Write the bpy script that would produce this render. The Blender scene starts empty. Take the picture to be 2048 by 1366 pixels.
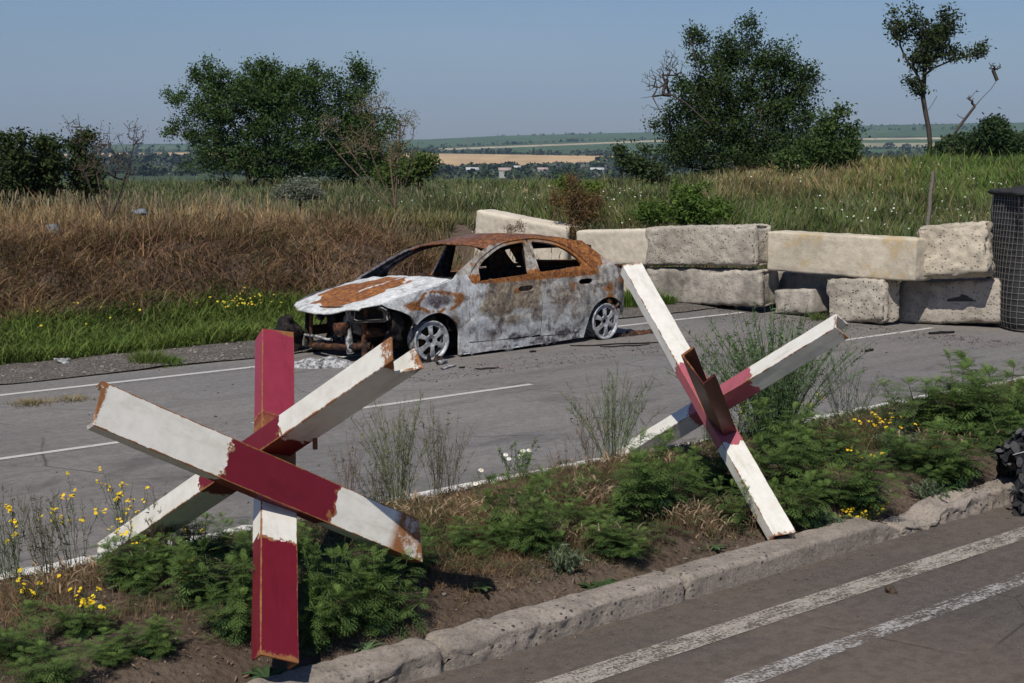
import bpy, bmesh, math, random
import numpy as np
from mathutils import Vector, Matrix, noise as mnoise
from mathutils.geometry import delaunay_2d_cdt
sc = bpy.context.scene
col = sc.collection
random.seed(7); rng = np.random.default_rng(7)

# ---------------------------------------------------------------- camera, sky, sun, exposure
FPX = 2844.0; CAMH = 2.2; TH = math.atan(383/FPX)
cam_d = bpy.data.cameras.new("camera"); cam = bpy.data.objects.new("camera", cam_d); col.objects.link(cam)
cam_d.sensor_width = 36; cam_d.lens = FPX/2048*36; cam_d.clip_start = 0.1; cam_d.clip_end = 40000
cam.location = (0, 0, CAMH); cam.rotation_euler = (math.pi/2 - TH, 0, 0)
sc.camera = cam
SUN_EL = math.radians(52); SUN_DIR = Vector((-0.30, -0.95, 0)).normalized()
sun_d = bpy.data.lights.new("sun", 'SUN'); sun = bpy.data.objects.new("sun", sun_d); col.objects.link(sun)
sun_d.energy = 4.4; sun_d.angle = math.radians(0.53); sun_d.color = (1.0, 0.955, 0.88)
tosun = Vector((SUN_DIR.x*math.cos(SUN_EL), SUN_DIR.y*math.cos(SUN_EL), math.sin(SUN_EL)))
sun.rotation_euler = tosun.to_track_quat('Z', 'Y').to_euler(); sun.location = tosun*60
world = bpy.data.worlds.new("World"); sc.world = world; world.use_nodes = True
wn = world.node_tree.nodes; wl = world.node_tree.links; wn.clear()
sky = wn.new("ShaderNodeTexSky"); sky.sky_type = 'NISHITA'; sky.sun_disc = False
sky.sun_elevation = SUN_EL; sky.sun_rotation = math.atan2(SUN_DIR.x, SUN_DIR.y)
sky.air_density = 1.2; sky.dust_density = 0.5; sky.ozone_density = 2.0; sky.altitude = 100
hsv = wn.new("ShaderNodeHueSaturation"); hsv.inputs['Saturation'].default_value = 1.12; hsv.inputs['Value'].default_value = 1.0
wmix = wn.new("ShaderNodeMix"); wmix.data_type = 'RGBA'; wmix.blend_type = 'MULTIPLY'; wmix.inputs[0].default_value = 1.0
wmix.inputs[7].default_value = (0.82, 0.94, 1.30, 1)
bg = wn.new("ShaderNodeBackground"); bg.inputs['Strength'].default_value = 0.055
wo = wn.new("ShaderNodeOutputWorld")
wl.new(sky.outputs[0], hsv.inputs['Color']); wl.new(hsv.outputs[0], wmix.inputs[6]); wtc = wn.new("ShaderNodeTexCoord"); wmp = wn.new("ShaderNodeMapping"); wmp.inputs['Scale'].default_value = (1.0, 1.0, 4.5); wnz = wn.new("ShaderNodeTexNoise"); wnz.inputs['Scale'].default_value = 1.6; wnz.inputs['Detail'].default_value = 4; wnz.inputs['Distortion'].default_value = 0.6
wrp = wn.new("ShaderNodeValToRGB"); wrp.color_ramp.elements[0].position = .35; wrp.color_ramp.elements[0].color = (0.97, 0.97, 0.97, 1); wrp.color_ramp.elements[1].position = .72; wrp.color_ramp.elements[1].color = (1.13, 1.09, 1.05, 1)
wm2 = wn.new("ShaderNodeMix"); wm2.data_type = 'RGBA'; wm2.blend_type = 'MULTIPLY'; wm2.inputs[0].default_value = 1.0
wl.new(wtc.outputs['Generated'], wmp.inputs[0]); wl.new(wmp.outputs[0], wnz.inputs['Vector']); wl.new(wnz.outputs['Fac'], wrp.inputs[0]); wl.new(wmix.outputs[2], wm2.inputs[6]); wl.new(wrp.outputs[0], wm2.inputs[7]); wl.new(wm2.outputs[2], bg.inputs['Color']); wl.new(bg.outputs[0], wo.inputs[0])
sc.view_settings.view_transform = 'Standard'; sc.view_settings.look = 'None'
sc.view_settings.exposure = 0.0; sc.view_settings.gamma = 1.0; sc.view_settings.use_curve_mapping = False
try:
    sc.cycles.volume_bounces = 0; sc.cycles.max_bounces = 6; sc.cycles.transparent_max_bounces = 8
    sc.cycles.volume_step_rate = 5; sc.cycles.diffuse_bounces = 3
except Exception: pass

# ---------------------------------------------------------------- helpers
def ray(px, py):
    a = (px-1024)/FPX; b = -(py-683)/FPX
    return np.array([a, math.cos(TH)+b*math.sin(TH), -math.sin(TH)+b*math.cos(TH)])
def G(px, py, z=0.0):                      # where the sight line of a photo pixel meets height z
    r = ray(px, py); k = (z-CAMH)/r[2]; return Vector((r[0]*k, r[1]*k, z))
def P(px, py, Y):                          # the place at distance Y on that sight line
    r = ray(px, py); k = Y/r[1]; return Vector((r[0]*k, Y, CAMH+r[2]*k))
ROT = math.radians(40.4)
UX, UY = math.cos(ROT), math.sin(ROT)
def W(s, t, z=0.0): return Vector((s*UX - t*UY, s*UY + t*UX, z))
def ST(x, y): return (x*UX + y*UY, -x*UY + y*UX)

def tag(o, label=None, cat=None, group=None, kind=None):
    if label: o['label'] = label
    if cat: o['category'] = cat
    if group: o['group'] = group
    if kind: o['kind'] = kind
    return o
def empty(name, loc=(0,0,0), rz=0.0):
    o = bpy.data.objects.new(name, None); col.objects.link(o); o.location = loc; o.rotation_euler = (0,0,rz)
    o.empty_display_size = 0.1
    return o
def link(name, me, m=None, parent=None, smooth=False):
    o = bpy.data.objects.new(name, me); col.objects.link(o)
    if m is not None:
        for mm in (m if isinstance(m, (list, tuple)) else [m]): me.materials.append(mm)
    if parent is not None: o.parent = parent
    if smooth: me.polygons.foreach_set('use_smooth', [True]*len(me.polygons))
    return o
def npmesh(name, V, F, m=None, parent=None, C=None, smooth=False, mi=None):
    """V (n,3); F (k,3|4) array or list of such arrays; C (n,3) own colour per vertex"""
    V = np.asarray(V, dtype=np.float32).reshape(-1, 3)
    Fs = F if isinstance(F, list) else [F]
    Fs = [np.asarray(f, dtype=np.int32) for f in Fs if len(f)]
    me = bpy.data.meshes.new(name)
    me.vertices.add(len(V)); me.vertices.foreach_set('co', V.ravel())
    idx = np.concatenate([f.ravel() for f in Fs]); tot = np.concatenate([np.full(len(f), f.shape[1], np.int32) for f in Fs])
    st = np.concatenate([[0], np.cumsum(tot)[:-1]]).astype(np.int32)
    me.loops.add(len(idx)); me.loops.foreach_set('vertex_index', idx)
    me.polygons.add(len(tot)); me.polygons.foreach_set('loop_start', st); me.polygons.foreach_set('loop_total', tot)
    if mi is not None: me.polygons.foreach_set('material_index', np.asarray(mi, np.int32))
    if C is not None:
        a = me.color_attributes.new('Col', 'FLOAT_COLOR', 'POINT')
        C4 = np.ones((len(V), 4), np.float32); C4[:, :3] = C
        a.data.foreach_set('color', C4.ravel())
    me.update(calc_edges=True); me.validate()
    return link(name, me, m, parent, smooth)
def frombm(name, bm, m=None, parent=None, smooth=False):
    me = bpy.data.meshes.new(name); bmesh.ops.recalc_face_normals(bm, faces=bm.faces[:]); bm.to_mesh(me); bm.free()
    return link(name, me, m, parent, smooth)
def grid_faces(nu, nv):
    i = np.arange(nu-1)[:, None]*nv + np.arange(nv-1)[None, :]
    i = i.ravel(); return np.stack([i, i+nv, i+nv+1, i+1], 1)
def fbm(x, y, z=0.0, o=4):
    return mnoise.fractal(Vector((x, y, z)), 1.0, 2.0, o)
def smooth01(a, b, x):
    t = np.clip((x-a)/(b-a), 0, 1); return t*t*(3-2*t)
# vectorised value noise (2-D), for terrain and colour fields
_tab = np.random.default_rng(3).random((256, 256))
def vn(x, y):
    x = np.asarray(x, float); y = np.asarray(y, float)
    xi = np.floor(x).astype(int); yi = np.floor(y).astype(int); fx = x-xi; fy = y-yi
    fx = fx*fx*(3-2*fx); fy = fy*fy*(3-2*fy)
    g = lambda a, b: _tab[a & 255, b & 255]
    return (g(xi,yi)*(1-fx)+g(xi+1,yi)*fx)*(1-fy)+(g(xi,yi+1)*(1-fx)+g(xi+1,yi+1)*fx)*fy
def vfbm(x, y, o=4):
    r = 0; a = 0.5
    for k in range(o): r = r + a*(vn(x*2**k+17*k, y*2**k-9*k)-0.5)*2; a *= 0.5
    return r

class MT:
    """small node-material builder"""
    def __init__(s, name):
        s.m = bpy.data.materials.new(name); s.m.use_nodes = True; s.t = s.m.node_tree; s.t.nodes.clear()
        s.o = s.n('OutputMaterial'); s.b = s.n('BsdfPrincipled'); s.t.links.new(s.b.outputs[0], s.o.inputs[0])
        s.tc = s.n('TexCoord')
    def n(s, k): return s.t.nodes.new('ShaderNode'+k)
    def set(s, inp, v):
        if isinstance(v, bpy.types.NodeSocket): s.t.links.new(v, inp)
        elif isinstance(v, (tuple, list)) and len(v) == 3 and inp.type == 'RGBA': inp.default_value = (*v, 1)
        else: inp.default_value = v
    def co(s, scale=(1,1,1), loc=(0,0,0), kind='Object', rot=(0,0,0)):
        mp = s.n('Mapping'); s.t.links.new(s.tc.outputs[kind], mp.inputs[0]); mp.inputs['Scale'].default_value = scale
        mp.inputs['Location'].default_value = loc; mp.inputs['Rotation'].default_value = rot; return mp.outputs[0]
    def noise(s, scale, det=4, rough=0.6, vec=None, dist=0.0):
        x = s.n('TexNoise'); x.inputs['Scale'].default_value = scale; x.inputs['Detail'].default_value = det
        x.inputs['Roughness'].default_value = rough; x.inputs['Distortion'].default_value = dist
        s.t.links.new(vec if vec is not None else s.tc.outputs['Object'], x.inputs['Vector']); return x.outputs['Fac']
    def voro(s, scale, feat='F1', vec=None, out='Distance', rand=1.0):
        x = s.n('TexVoronoi'); x.feature = feat; x.inputs['Scale'].default_value = scale; x.inputs['Randomness'].default_value = rand
        s.t.links.new(vec if vec is not None else s.tc.outputs['Object'], x.inputs['Vector']); return x.outputs[out]
    def ramp(s, fac, stops, interp='LINEAR'):
        r = s.n('ValToRGB'); r.color_ramp.interpolation = interp; e = r.color_ramp.elements
        while len(e) < len(stops): e.new(0.5)
        for k, (p, c) in enumerate(stops):
            e[k].position = p; e[k].color = (c, c, c, 1) if isinstance(c, (int, float)) else (*c, 1)
        s.set(r.inputs[0], fac); return r.outputs[0]
    def mix(s, fac, a, b, mode='MIX'):
        x = s.n('Mix'); x.data_type = 'RGBA'; x.blend_type = mode; s.set(x.inputs[0], fac); s.set(x.inputs[6], a); s.set(x.inputs[7], b); return x.outputs[2]
    def math(s, op, a, b=0.0, clamp=False):
        x = s.n('Math'); x.operation = op; x.use_clamp = clamp; s.set(x.inputs[0], a); s.set(x.inputs[1], b); return x.outputs[0]
    def sep(s, v):
        x = s.n('SeparateXYZ'); s.t.links.new(v, x.inputs[0]); return x.outputs
    def attr(s, name='Col'):
        x = s.n('Attribute'); x.attribute_name = name; return x.outputs['Color']
    def bump(s, h, strength=0.5, dist=0.01, prev=None):
        x = s.n('Bump'); x.inputs['Strength'].default_value = strength; x.inputs['Distance'].default_value = dist
        s.set(x.inputs['Height'], h)
        if prev is not None: s.t.links.new(prev, x.inputs['Normal'])
        return x.outputs[0]
    def fin(s, base, rough=0.8, normal=None, metal=0.0, spec=0.3):
        s.set(s.b.inputs['Base Color'], base); s.set(s.b.inputs['Roughness'], rough); s.set(s.b.inputs['Metallic'], metal)
        s.b.inputs['Specular IOR Level'].default_value = spec
        if normal is not None: s.t.links.new(normal, s.b.inputs['Normal'])
        return s.m
def foliage_mat(name, transl=0.25, rough=0.6, spec=0.25, tint=(1,1,1)):
    k = MT(name); c = k.attr()
    nz = k.noise(9.0, 2); c = k.mix(1.0, c, k.ramp(nz, [(0.3, 0.75), (0.7, 1.2)]), 'MULTIPLY')
    if tint != (1,1,1): c = k.mix(1.0, c, tint, 'MULTIPLY')
    k.fin(c, rough, None, 0, spec)
    tr = k.n('BsdfTranslucent'); k.set(tr.inputs['Color'], k.mix(1.0, c, (1.1, 1.25, 0.6), 'MULTIPLY'))
    mx = k.n('MixShader'); mx.inputs[0].default_value = transl
    k.t.links.new(k.b.outputs[0], mx.inputs[1]); k.t.links.new(tr.outputs[0], mx.inputs[2]); k.t.links.new(mx.outputs[0], k.o.inputs[0])
    return k.m
M = {}
M['leaf'] = foliage_mat('leaf', 0.22, 0.75, 0.12)
M['grass'] = foliage_mat('grass', 0.2, 0.75, 0.15)

# ---------------------------------------------------------------- terrain
S_WALL = 15.0
def land(x, y):
    """ground height; x, y arrays"""
    x = np.asarray(x, float); y = np.asarray(y, float)
    s = x*UX + y*UY; t = -x*UY + y*UX
    a = x/np.maximum(y, 1.0)
    bank = smooth01(14.15, 17.4, t + 0.25*vfbm(s*0.5, t*0.5+3, 3))
    bank = bank*(1-0.95*smooth01(11.6, 13.6, s)*(1-smooth01(20.4, 22, t)*0.8))
    back = smooth01(16.3, 18.2, s)
    k = np.maximum(bank, back)
    r = smooth01(0.05, 0.24, a)
    left = 0.98 + 0.10*vfbm(x*0.12, y*0.12, 3)
    left = left + 0.12*smooth01(-0.12, -0.36, a)*smooth01(24, 18, y)
    left = left - 0.0045*np.clip(y-24, 0, 40)
    right = 0.68 + 0.046*np.clip(y-18, 0, 22) + 0.10*vfbm(x*0.12+9, y*0.12, 3)
    right = right - 0.02*np.clip(y-42, 0, 40)
    z = (left*(1-r) + right*r)*k
    z = z + 0.05*vfbm(x*0.9, y*0.9, 3)*k + 0.16*vfbm(x*0.7+31, y*0.7, 3)*bank*smooth01(18.2, 16.5, t)
    d = np.hypot(x, y)
    z = z - np.clip(d-55, 0, None)*0.10*smooth01(55, 90, d)
    # median strip between the two roads
    md = smooth01(4.72, 5.1, t)*(1-smooth01(6.55, 6.85, t))
    z = z + md*(0.135 + 0.03*vfbm(s*1.3, t*1.3, 4)) + smooth01(4.70, 4.74, t)*(1-smooth01(6.9, 7.0, t))*0.06
    sh = smooth01(13.1, 13.4, t)*(1-smooth01(14.0, 14.6, t))*(1-back)
    z = z + sh*0.03*(1+vfbm(s*2, t*2, 4))
    return z - 0.012
def land1(x, y): return float(land(np.array([x]), np.array([y]))[0])

k = MT('soil'); c1 = k.noise(1.2, 6, 0.65); c2 = k.noise(14, 5, 0.7); c3 = k.voro(30)
base = k.mix(k.ramp(c1, [(0.38, 0.0), (0.62, 1.0)]), (0.085, 0.058, 0.040), (0.150, 0.112, 0.082))
base = k.mix(k.ramp(c2, [(0.5, 0.0), (0.75, 0.8)]), base, (0.055, 0.040, 0.028))
M['soil'] = k.fin(base, 0.95, k.bump(k.math('ADD', k.noise(25, 6, 0.75), k.math('MULTIPLY', c3, 0.5)), 0.9, 0.03), 0, 0.1)
radii = np.concatenate([np.arange(2.5, 30, 0.13), np.geomspace(30, 95, 60)])
az = np.radians(np.arange(-62, 62.01, 0.5))
RR, AZ = np.meshgrid(radii, az, indexing='ij'); X = RR*np.sin(AZ); Y = RR*np.cos(AZ)
V = np.stack([X, Y, land(X, Y)], -1)
g = npmesh('ground', V.reshape(-1,3), grid_faces(len(radii), len(az))[:, ::-1], M['soil'], smooth=True)
tag(g, kind='structure')

# roads (local x along the road)
def sheet(name, s0, s1, t0, t1, z, m, ds=0.5, wob=0.0):
    S = np.arange(s0, s1+ds, ds); T = np.linspace(t0, t1, 14)
    SS, TT = np.meshgrid(S, T, indexing='ij'); 
    if wob:
        e = (TT >= t1-1e-6)*wob*vfbm(SS*1.7, TT*0+3, 4) ; TT = TT + e
        if t0 > 6: pass
    o = npmesh(name, np.stack([SS, TT, np.full(SS.shape, z)], -1).reshape(-1,3), grid_faces(len(S), len(T)), m)
    o.rotation_euler = (0, 0, ROT); tag(o, kind='structure'); return o
def asphalt(name, c_lo, c_hi, dirt, dustamt, glit):
    k = MT(name)
    sp = k.noise(85, 5, 0.85); sp2 = k.voro(120, out='Color'); big = k.noise(0.45, 5, 0.6); 
    streak = k.noise(1.0, 5, 0.65, k.co((0.22, 3.2, 1)))
    base = k.mix(k.ramp(sp, [(0.35, 0.0), (0.65, 1.0)]), c_lo, c_hi)
    base = k.mix(k.math('MULTIPLY', k.ramp(streak, [(0.42, 0.0), (0.6, 1.0)]), 0.32), base, tuple(v*0.62 for v in c_lo))
    pt = k.voro(0.33, out='Color', vec=k.co((0.5, 1, 1), (1, 2, 0))); base = k.mix(k.math('MULTIPLY', k.ramp(k.sep(pt)[0], [(0.6, 0.0), (0.63, 1.0)]), 0.16), base, tuple(v*0.6 for v in c_lo))
    base = k.mix(k.ramp(k.noise(150, 3, .85), [(.58, 0), (.66, .6)]), base, (.40, .37, .34))
    base = k.mix(k.math('MULTIPLY', k.ramp(big, [(0.42, 0.0), (0.66, 1.0)]), dustamt), base, dirt)
    # cracks
    cr = k.voro(0.55, 'DISTANCE_TO_EDGE', k.mix(0.12, k.co(), k.n('TexNoise').outputs['Color']))
    crk = k.math('MULTIPLY', k.ramp(cr, [(0.0, 1.0), (0.005, 0.0)]), k.ramp(k.noise(0.8, 3), [(0.45, 0), (0.55, 1)]))
    base = k.mix(k.math('MULTIPLY', crk, 0.5 if glit else 0.12), base, (0.03, 0.028, 0.025))
    base = k.mix(k.ramp(k.noise(13, 6, .8), [(.40, .38), (.56, 0.0)]), base, tuple(v*.55 for v in c_lo)); base = k.mix(k.ramp(k.noise(21, 6, .8, k.co(loc=(5, 5, 0))), [(.52, 0.0), (.68, .5)]), base, dirt)
    stn = k.math('MULTIPLY', k.ramp(k.noise(.8, 5, .7, k.co((.6, 1.4, 1), (7, 3, 0)), .8), [(.56, 0), (.66, 1)]), .4); base = k.mix(stn, base, (.055, .05, .047))
    base = k.mix(k.math('MULTIPLY', k.ramp(k.voro(9, out='Distance'), [(0.0, 0.5), (0.05, 0.0)]), k.ramp(k.noise(1.1, 3), [(.5, 0), (.6, 1)])), base, (0.04, 0.038, 0.035))
    if glit:
        zone = k.ramp(k.noise(0.35, 3, 0.5, k.co(loc=(3, 1, 0))), [(0.46, 0), (0.56, 1)])
        gl = k.math('MULTIPLY', k.ramp(k.noise(130, 2, 0.6), [(0.60, 0.0), (0.68, 1.0)]), zone)
        base = k.mix(k.math('MULTIPLY', gl, 0.7), base, (0.42, 0.50, 0.52))  # glint of glass bits painted into the base colour as pale bluish specks
    h = k.math('SUBTRACT', k.noise(110, 3, 0.75), k.math('MULTIPLY', crk, 2.0))
    return k.fin(base, 0.86, k.bump(h, 0.8, 0.008), 0, 0.2)
M['asphalt'] = asphalt('asphalt', (0.132, 0.121, 0.112), (0.275, 0.255, 0.236), (0.285, 0.25, 0.21), 0.45, True)
M['asphalt_near'] = asphalt('asphalt_near', (0.075, 0.062, 0.052), (0.150, 0.125, 0.105), (0.165, 0.128, 0.097), 0.75, False)
sheet('road', -14, 30, 6.9, 13.3, 0.0, M['asphalt'], 0.25, 0.10)
sheet('near_road', -12, 34, -6.0, 4.64, 0.0, M['asphalt_near'])
def linemat(name, c, wear, sc_=30):
    k = MT(name); n1 = k.noise(sc_, 4, 0.75); n2 = k.noise(2.2, 3, 0.6)
    f = k.math('ADD', k.math('ADD', k.math('MULTIPLY', n1, 0.45), k.math('MULTIPLY', n2, 0.2)), k.math('MULTIPLY', k.noise(9, 5, 0.7, k.co((.6, 2, 1), (1, 5, 0))), 0.35))
    al = k.ramp(f, [(wear-0.04, 0.0), (wear+0.04, 0.92)])
    k.fin(k.mix(k.ramp(k.noise(70, 3), [(0.35, 0), (0.7, 1)]), c, tuple(v*0.7 for v in c)), 0.8, None, 0, 0.2)
    k.t.links.new(al, k.b.inputs['Alpha']); return k.m
M['line'] = linemat('line_paint', (0.62, 0.59, 0.54), 0.40)
M['line_worn'] = linemat('line_paint_worn', (0.42, 0.375, 0.31), 0.485, 75)
M['line_worn2'] = linemat('line_paint_worn_thin', (0.46, 0.43, 0.39), 0.51, 60)
def line(name, segs, t, w, m, z=0.004):
    V=[]; F=[]
    for a, b in segs:
        n=max(2,int((b-a)/0.5)); i0=len(V)
        for j in range(n+1):
            s=a+(b-a)*j/n; V += [(s,t-w/2,z),(s,t+w/2,z)]
        F += [(i0+2*j,i0+2*j+2,i0+2*j+3,i0+2*j+1) for j in range(n)]
    o=npmesh(name,V,np.array(F),m); o.rotation_euler=(0,0,ROT); tag(o,kind='structure'); return o
line('road_edge_line', [(-12, 14.9)], 12.65, 0.085, M['line'])
line('road_dashed_line', [(-3.0, 2.55), (3.4, 5.1), (5.75, 8.75), (13.1, 15.4)], 10.0, 0.07, M['line'])
line('road_inner_line', [(-12, 22)], 7.1, 0.11, linemat('line_paint_edge', (0.72, 0.69, 0.62), 0.43, 14))
line('near_road_wide_line', [(-12, 34)], 4.18, 0.15, M['line_worn'])
line('near_road_thin_line', [(-12, 34)], 3.71, 0.11, M['line_worn2'])
# gravel shoulder
k = MT('gravel'); vv = k.voro(55, out='Color'); vd = k.voro(55)
base = k.mix(k.ramp(vv, [(0.3, 0.0), (0.8, 1.0)]), (0.10, 0.085, 0.07), (0.27, 0.245, 0.215)); base = k.mix(k.ramp(k.noise(3, 5), [(0.4, 0), (0.65, 0.7)]), base, (0.12, 0.10, 0.085))
M['gravel'] = k.fin(base, 0.95, k.bump(k.math('SUBTRACT', k.noise(40, 4, 0.7), vd), 1.0, 0.02), 0, 0.1)
S = np.arange(-14, 16.2, 0.1); T = np.linspace(13.2, 14.75, 30)
SS, TT = np.meshgrid(S, T, indexing='ij'); TT = TT + (TT < 13.21)*0.08*vfbm(SS*2.1, SS*0+1, 4)
XX = SS*UX-TT*UY; YY = SS*UY+TT*UX
Z = np.maximum(land(XX, YY)+0.022, 0.009) + 0.008*vfbm(SS*9, TT*9, 2)*smooth01(13.3,13.6,TT)
o = npmesh('gravel_shoulder', np.stack([XX, YY, Z], -1).reshape(-1,3), grid_faces(len(S), len(T)), M['gravel'], smooth=True); tag(o, kind='structure')

# kerbs
def kerbmat(name, pale, white=0.0):
    k = MT(name); n1 = k.noise(5, 6, 0.7); vc = k.voro(34, out='Color'); vd = k.voro(34)
    base = k.mix(k.ramp(n1, [(0.35, 0), (0.65, 1)]), tuple(v*0.62 for v in pale), pale)
    st = k.math('MULTIPLY', k.ramp(vd, [(0.26, 1.0), (0.34, 0.0)]), k.ramp(k.sep(vc)[0], [(0.62, 0), (0.66, 1)]))
    st = k.math('MULTIPLY', st, k.ramp(k.noise(1.7, 4), [(0.47, 0), (0.55, 1)]))
    base = k.mix(st, base, k.mix(k.sep(vc)[1], (0.05, 0.05, 0.055), (0.24, 0.21, 0.19)))
    base = k.mix(k.ramp(k.noise(60, 4, 0.8), [(0.3, 0.7), (0.5, 0.0)]), base, (0.07, 0.06, 0.05))
    if white: base = k.mix(k.ramp(k.noise(9, 5, 0.7), [(0.34, 0.0), (0.44, white)]), base, (0.80, 0.77, 0.70))
    h = k.math('ADD', k.noise(30, 6, 0.8), k.math('MULTIPLY', st, 0.35))
    return k.fin(base, 0.93, k.bump(h, 0.9, 0.02), 0, 0.15)
M['kerb'] = kerbmat('kerb_concrete', (0.43, 0.365, 0.30)); M['wkerb'] = kerbmat('whitewashed_concrete', (0.50, 0.46, 0.40), 1.0)
def kerb(name, s0, s1, t0, t1, h, m, amp, joints, sink=0.0, ds=0.02, gaps=()):
    S = np.concatenate([np.arange(s0, 1.5, 0.08), np.arange(1.5, 10.5, ds), np.arange(10.5, s1, 0.08)])
    w = t1-t0
    prof = [(0, -0.05)] + [(0, h*q) for q in np.linspace(0, 0.86, 9)] + [(0.02, h*0.96)] + [(w*q, h) for q in np.linspace(0.2, 0.92, 9)] + [(w, h*0.95), (w+0.01, -0.05)]
    Pn = np.array(prof); n = len(Pn)
    V = np.zeros((len(S), n, 3))
    for i, s in enumerate(S):
        rough = float(np.interp(s, [0, 2.5, 4.2, 4.7, 6.5, 6.9, 9, 14], [1.1, 1.25, 1.0, .30, .35, 1.3, 1.1, .8]))
        jd = min([abs(s-j) for j in joints]+[9]); jn = -0.06*max(0, 1-jd/0.03)
        gp = 1.0
        for (ga, gb) in gaps: gp = min(gp, 1-0.55*float(smooth01(ga-0.15, ga+0.1, s)*(1-smooth01(gb-0.1, gb+0.15, s))))
        for q in range(n):
            a, z = Pn[q]; 
            d = fbm(s*13, a*13+z*9, 3.3, 6)*amp*rough; e = fbm(s*3.1, a*3+5, z*3, 3)*amp*0.35*rough
            ed = 1.0 if 0 < q < n-1 else 0.2
            tt = t0 + a + (d if a < 0.03 else 0)*ed*0.9 + (0.0 if a > 0.03 else -jn*0.4)
            zz = z*gp + ((d*0.55+e*0.5) if z > h*0.5 else 0)*ed + (jn if z > h*0.5 else 0)
            if z > h*.5: zz -= 0.03*max(0, fbm(s*1.3, a*5, 8.1, 3)-0.05)*rough*2
            V[i, q] = (s, tt, zz - sink)
    o = npmesh(name, V.reshape(-1,3), grid_faces(len(S), n), m, smooth=True); o.rotation_euler = (0,0,ROT); tag(o, kind='structure'); return o
kerb('kerb', -10, 26, 4.60, 4.78, 0.12, M['kerb'], 0.019, [1.1, 3.55, 5.05, 6.85, 8.9, 11.2, 13.5], gaps=[(6.75, 7.2)])
kerb('median_kerb', -10, 24, 6.83, 6.985, 0.085, M['wkerb'], 0.022, [0.5, 2.0, 3.4, 4.9, 6.3, 8.0, 9.6, 11.5], ds=0.04)

# far valley, fields and ridge
def ridge_row(px): return np.interp(px, [-2500, 0, 300, 860, 1000, 1300, 1750, 2048, 4500], [300, 294, 288, 279, 272, 264.5, 251, 246, 240])
BR = np.array([90, 160, 300, 600, 900, 1300, 1800, 2400, 3000, 3600, 4200, 6000, 9000.])
BROW = np.array([420, 420, 400, 368, 354, 340, 312, 291, 277, 267, 268, 275, 285.])
def far_z(a, D):
    row = np.interp(D, BR, BROW); px = 1024 + FPX*np.tan(a)
    w = smooth01(1100, 3500, D); row = row + (ridge_row(px)-267)*w + 1.2*vfbm(a*9+5, D*0.0012, 3)*smooth01(400, 1200, D)
    return 2.2 + D*np.cos(a)*(300-row)/FPX, row
rad = np.concatenate([np.geomspace(90, 1300, 90), np.linspace(1310, 4300, 260), np.geomspace(4400, 9000, 12)])
azf = np.radians(np.concatenate([np.arange(-60, -22, 1.0), np.arange(-22, 22, 0.12), np.arange(22, 60.1, 1.0)]))
RR, AZ = np.meshgrid(rad, azf, indexing='ij'); ZZ, ROW = far_z(AZ, RR); PX = 1024+FPX*np.tan(AZ)
ZZ[0] = -6.0
green = np.array([0.075, 0.115, 0.055]); green2 = np.array([0.10, 0.135, 0.065]); gold = np.array([0.50, 0.345, 0.185]); pale = np.array([0.40, 0.34, 0.22]); scrub = np.array([0.055, 0.075, 0.04])
C = np.zeros(RR.shape+(3,)); C[:] = scrub
def band(top, bot, c, x0=-9e9, x1=9e9):
    m_ = (ROW >= top(PX)) & (ROW < bot(PX)) & (PX > x0) & (PX < x1) & (RR > 700); C[m_] = c
ip = lambda xs, ys: (lambda p: np.interp(p, xs, ys))
band(ip([0, 1], [240, 240]), ip([0, 1, 860, 1300, 1800, 2048], [303, 303, 296, 280, 273, 273]), green)
band(ip([0, 870, 1300, 2048], [299, 297.5, 281, 273.5]), ip([0, 870, 1300, 2048], [301, 301, 284, 277]), pale, 860)
band(ip([0, 300], [293, 293]), ip([0, 300], [299, 299]), green2, -9e9, 500)
band(ip([0, 870, 1300, 2048], [301, 301, 284, 277]), ip([0, 870, 1230, 1300, 2048], [307, 305.5, 311, 311, 300]), green, 860)
band(ip([0, 350, 500, 870, 1230, 1300], [309, 305, 305, 307, 311.5, 318]), ip([0, 350, 870, 1100, 1230, 1300], [318, 320, 345, 340, 328, 318]), gold, -200, 1300)
band(ip([0, 1], [286, 286]), ip([0, 1], [294, 294]), pale*0.6+green2*0.4, 1650)
band(ip([0, 1], [335, 335]), ip([0, 1], [341, 341]), green2*1.5, -3000, 330)
C = C*(1+0.22*vfbm(AZ*60, RR*0.004, 4))[..., None]*(1+0.06*np.sin(RR*0.16+AZ*200))[..., None]
k = MT('farmland'); M['farmland'] = k.fin(k.mix(1.0, k.attr(), k.ramp(k.noise(0.02, 6, 0.7), [(0.3, 0.8), (0.7, 1.2)]), 'MULTIPLY'), 0.95, None, 0, 0.05)
o = npmesh('hills', np.stack([RR*np.sin(AZ), RR*np.cos(AZ), ZZ], -1).reshape(-1,3), grid_faces(len(rad), len(azf))[:, ::-1], M['farmland'], C=np.clip(C, 0, 1).reshape(-1,3), smooth=True)
tag(o, kind='structure')
def farpt(px, row):          # the place on the far land that lies at this row (farther than 500 m)
    a = math.atan((px-1024)/FPX); D = np.linspace(500, 4200, 1500); z, r = far_z(np.full(D.shape, a), D)
    i = np.argmin(np.abs(r-row) + (D < 600)*5); return Vector((D[i]*math.sin(a), D[i]*math.cos(a), z[i]))
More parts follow.
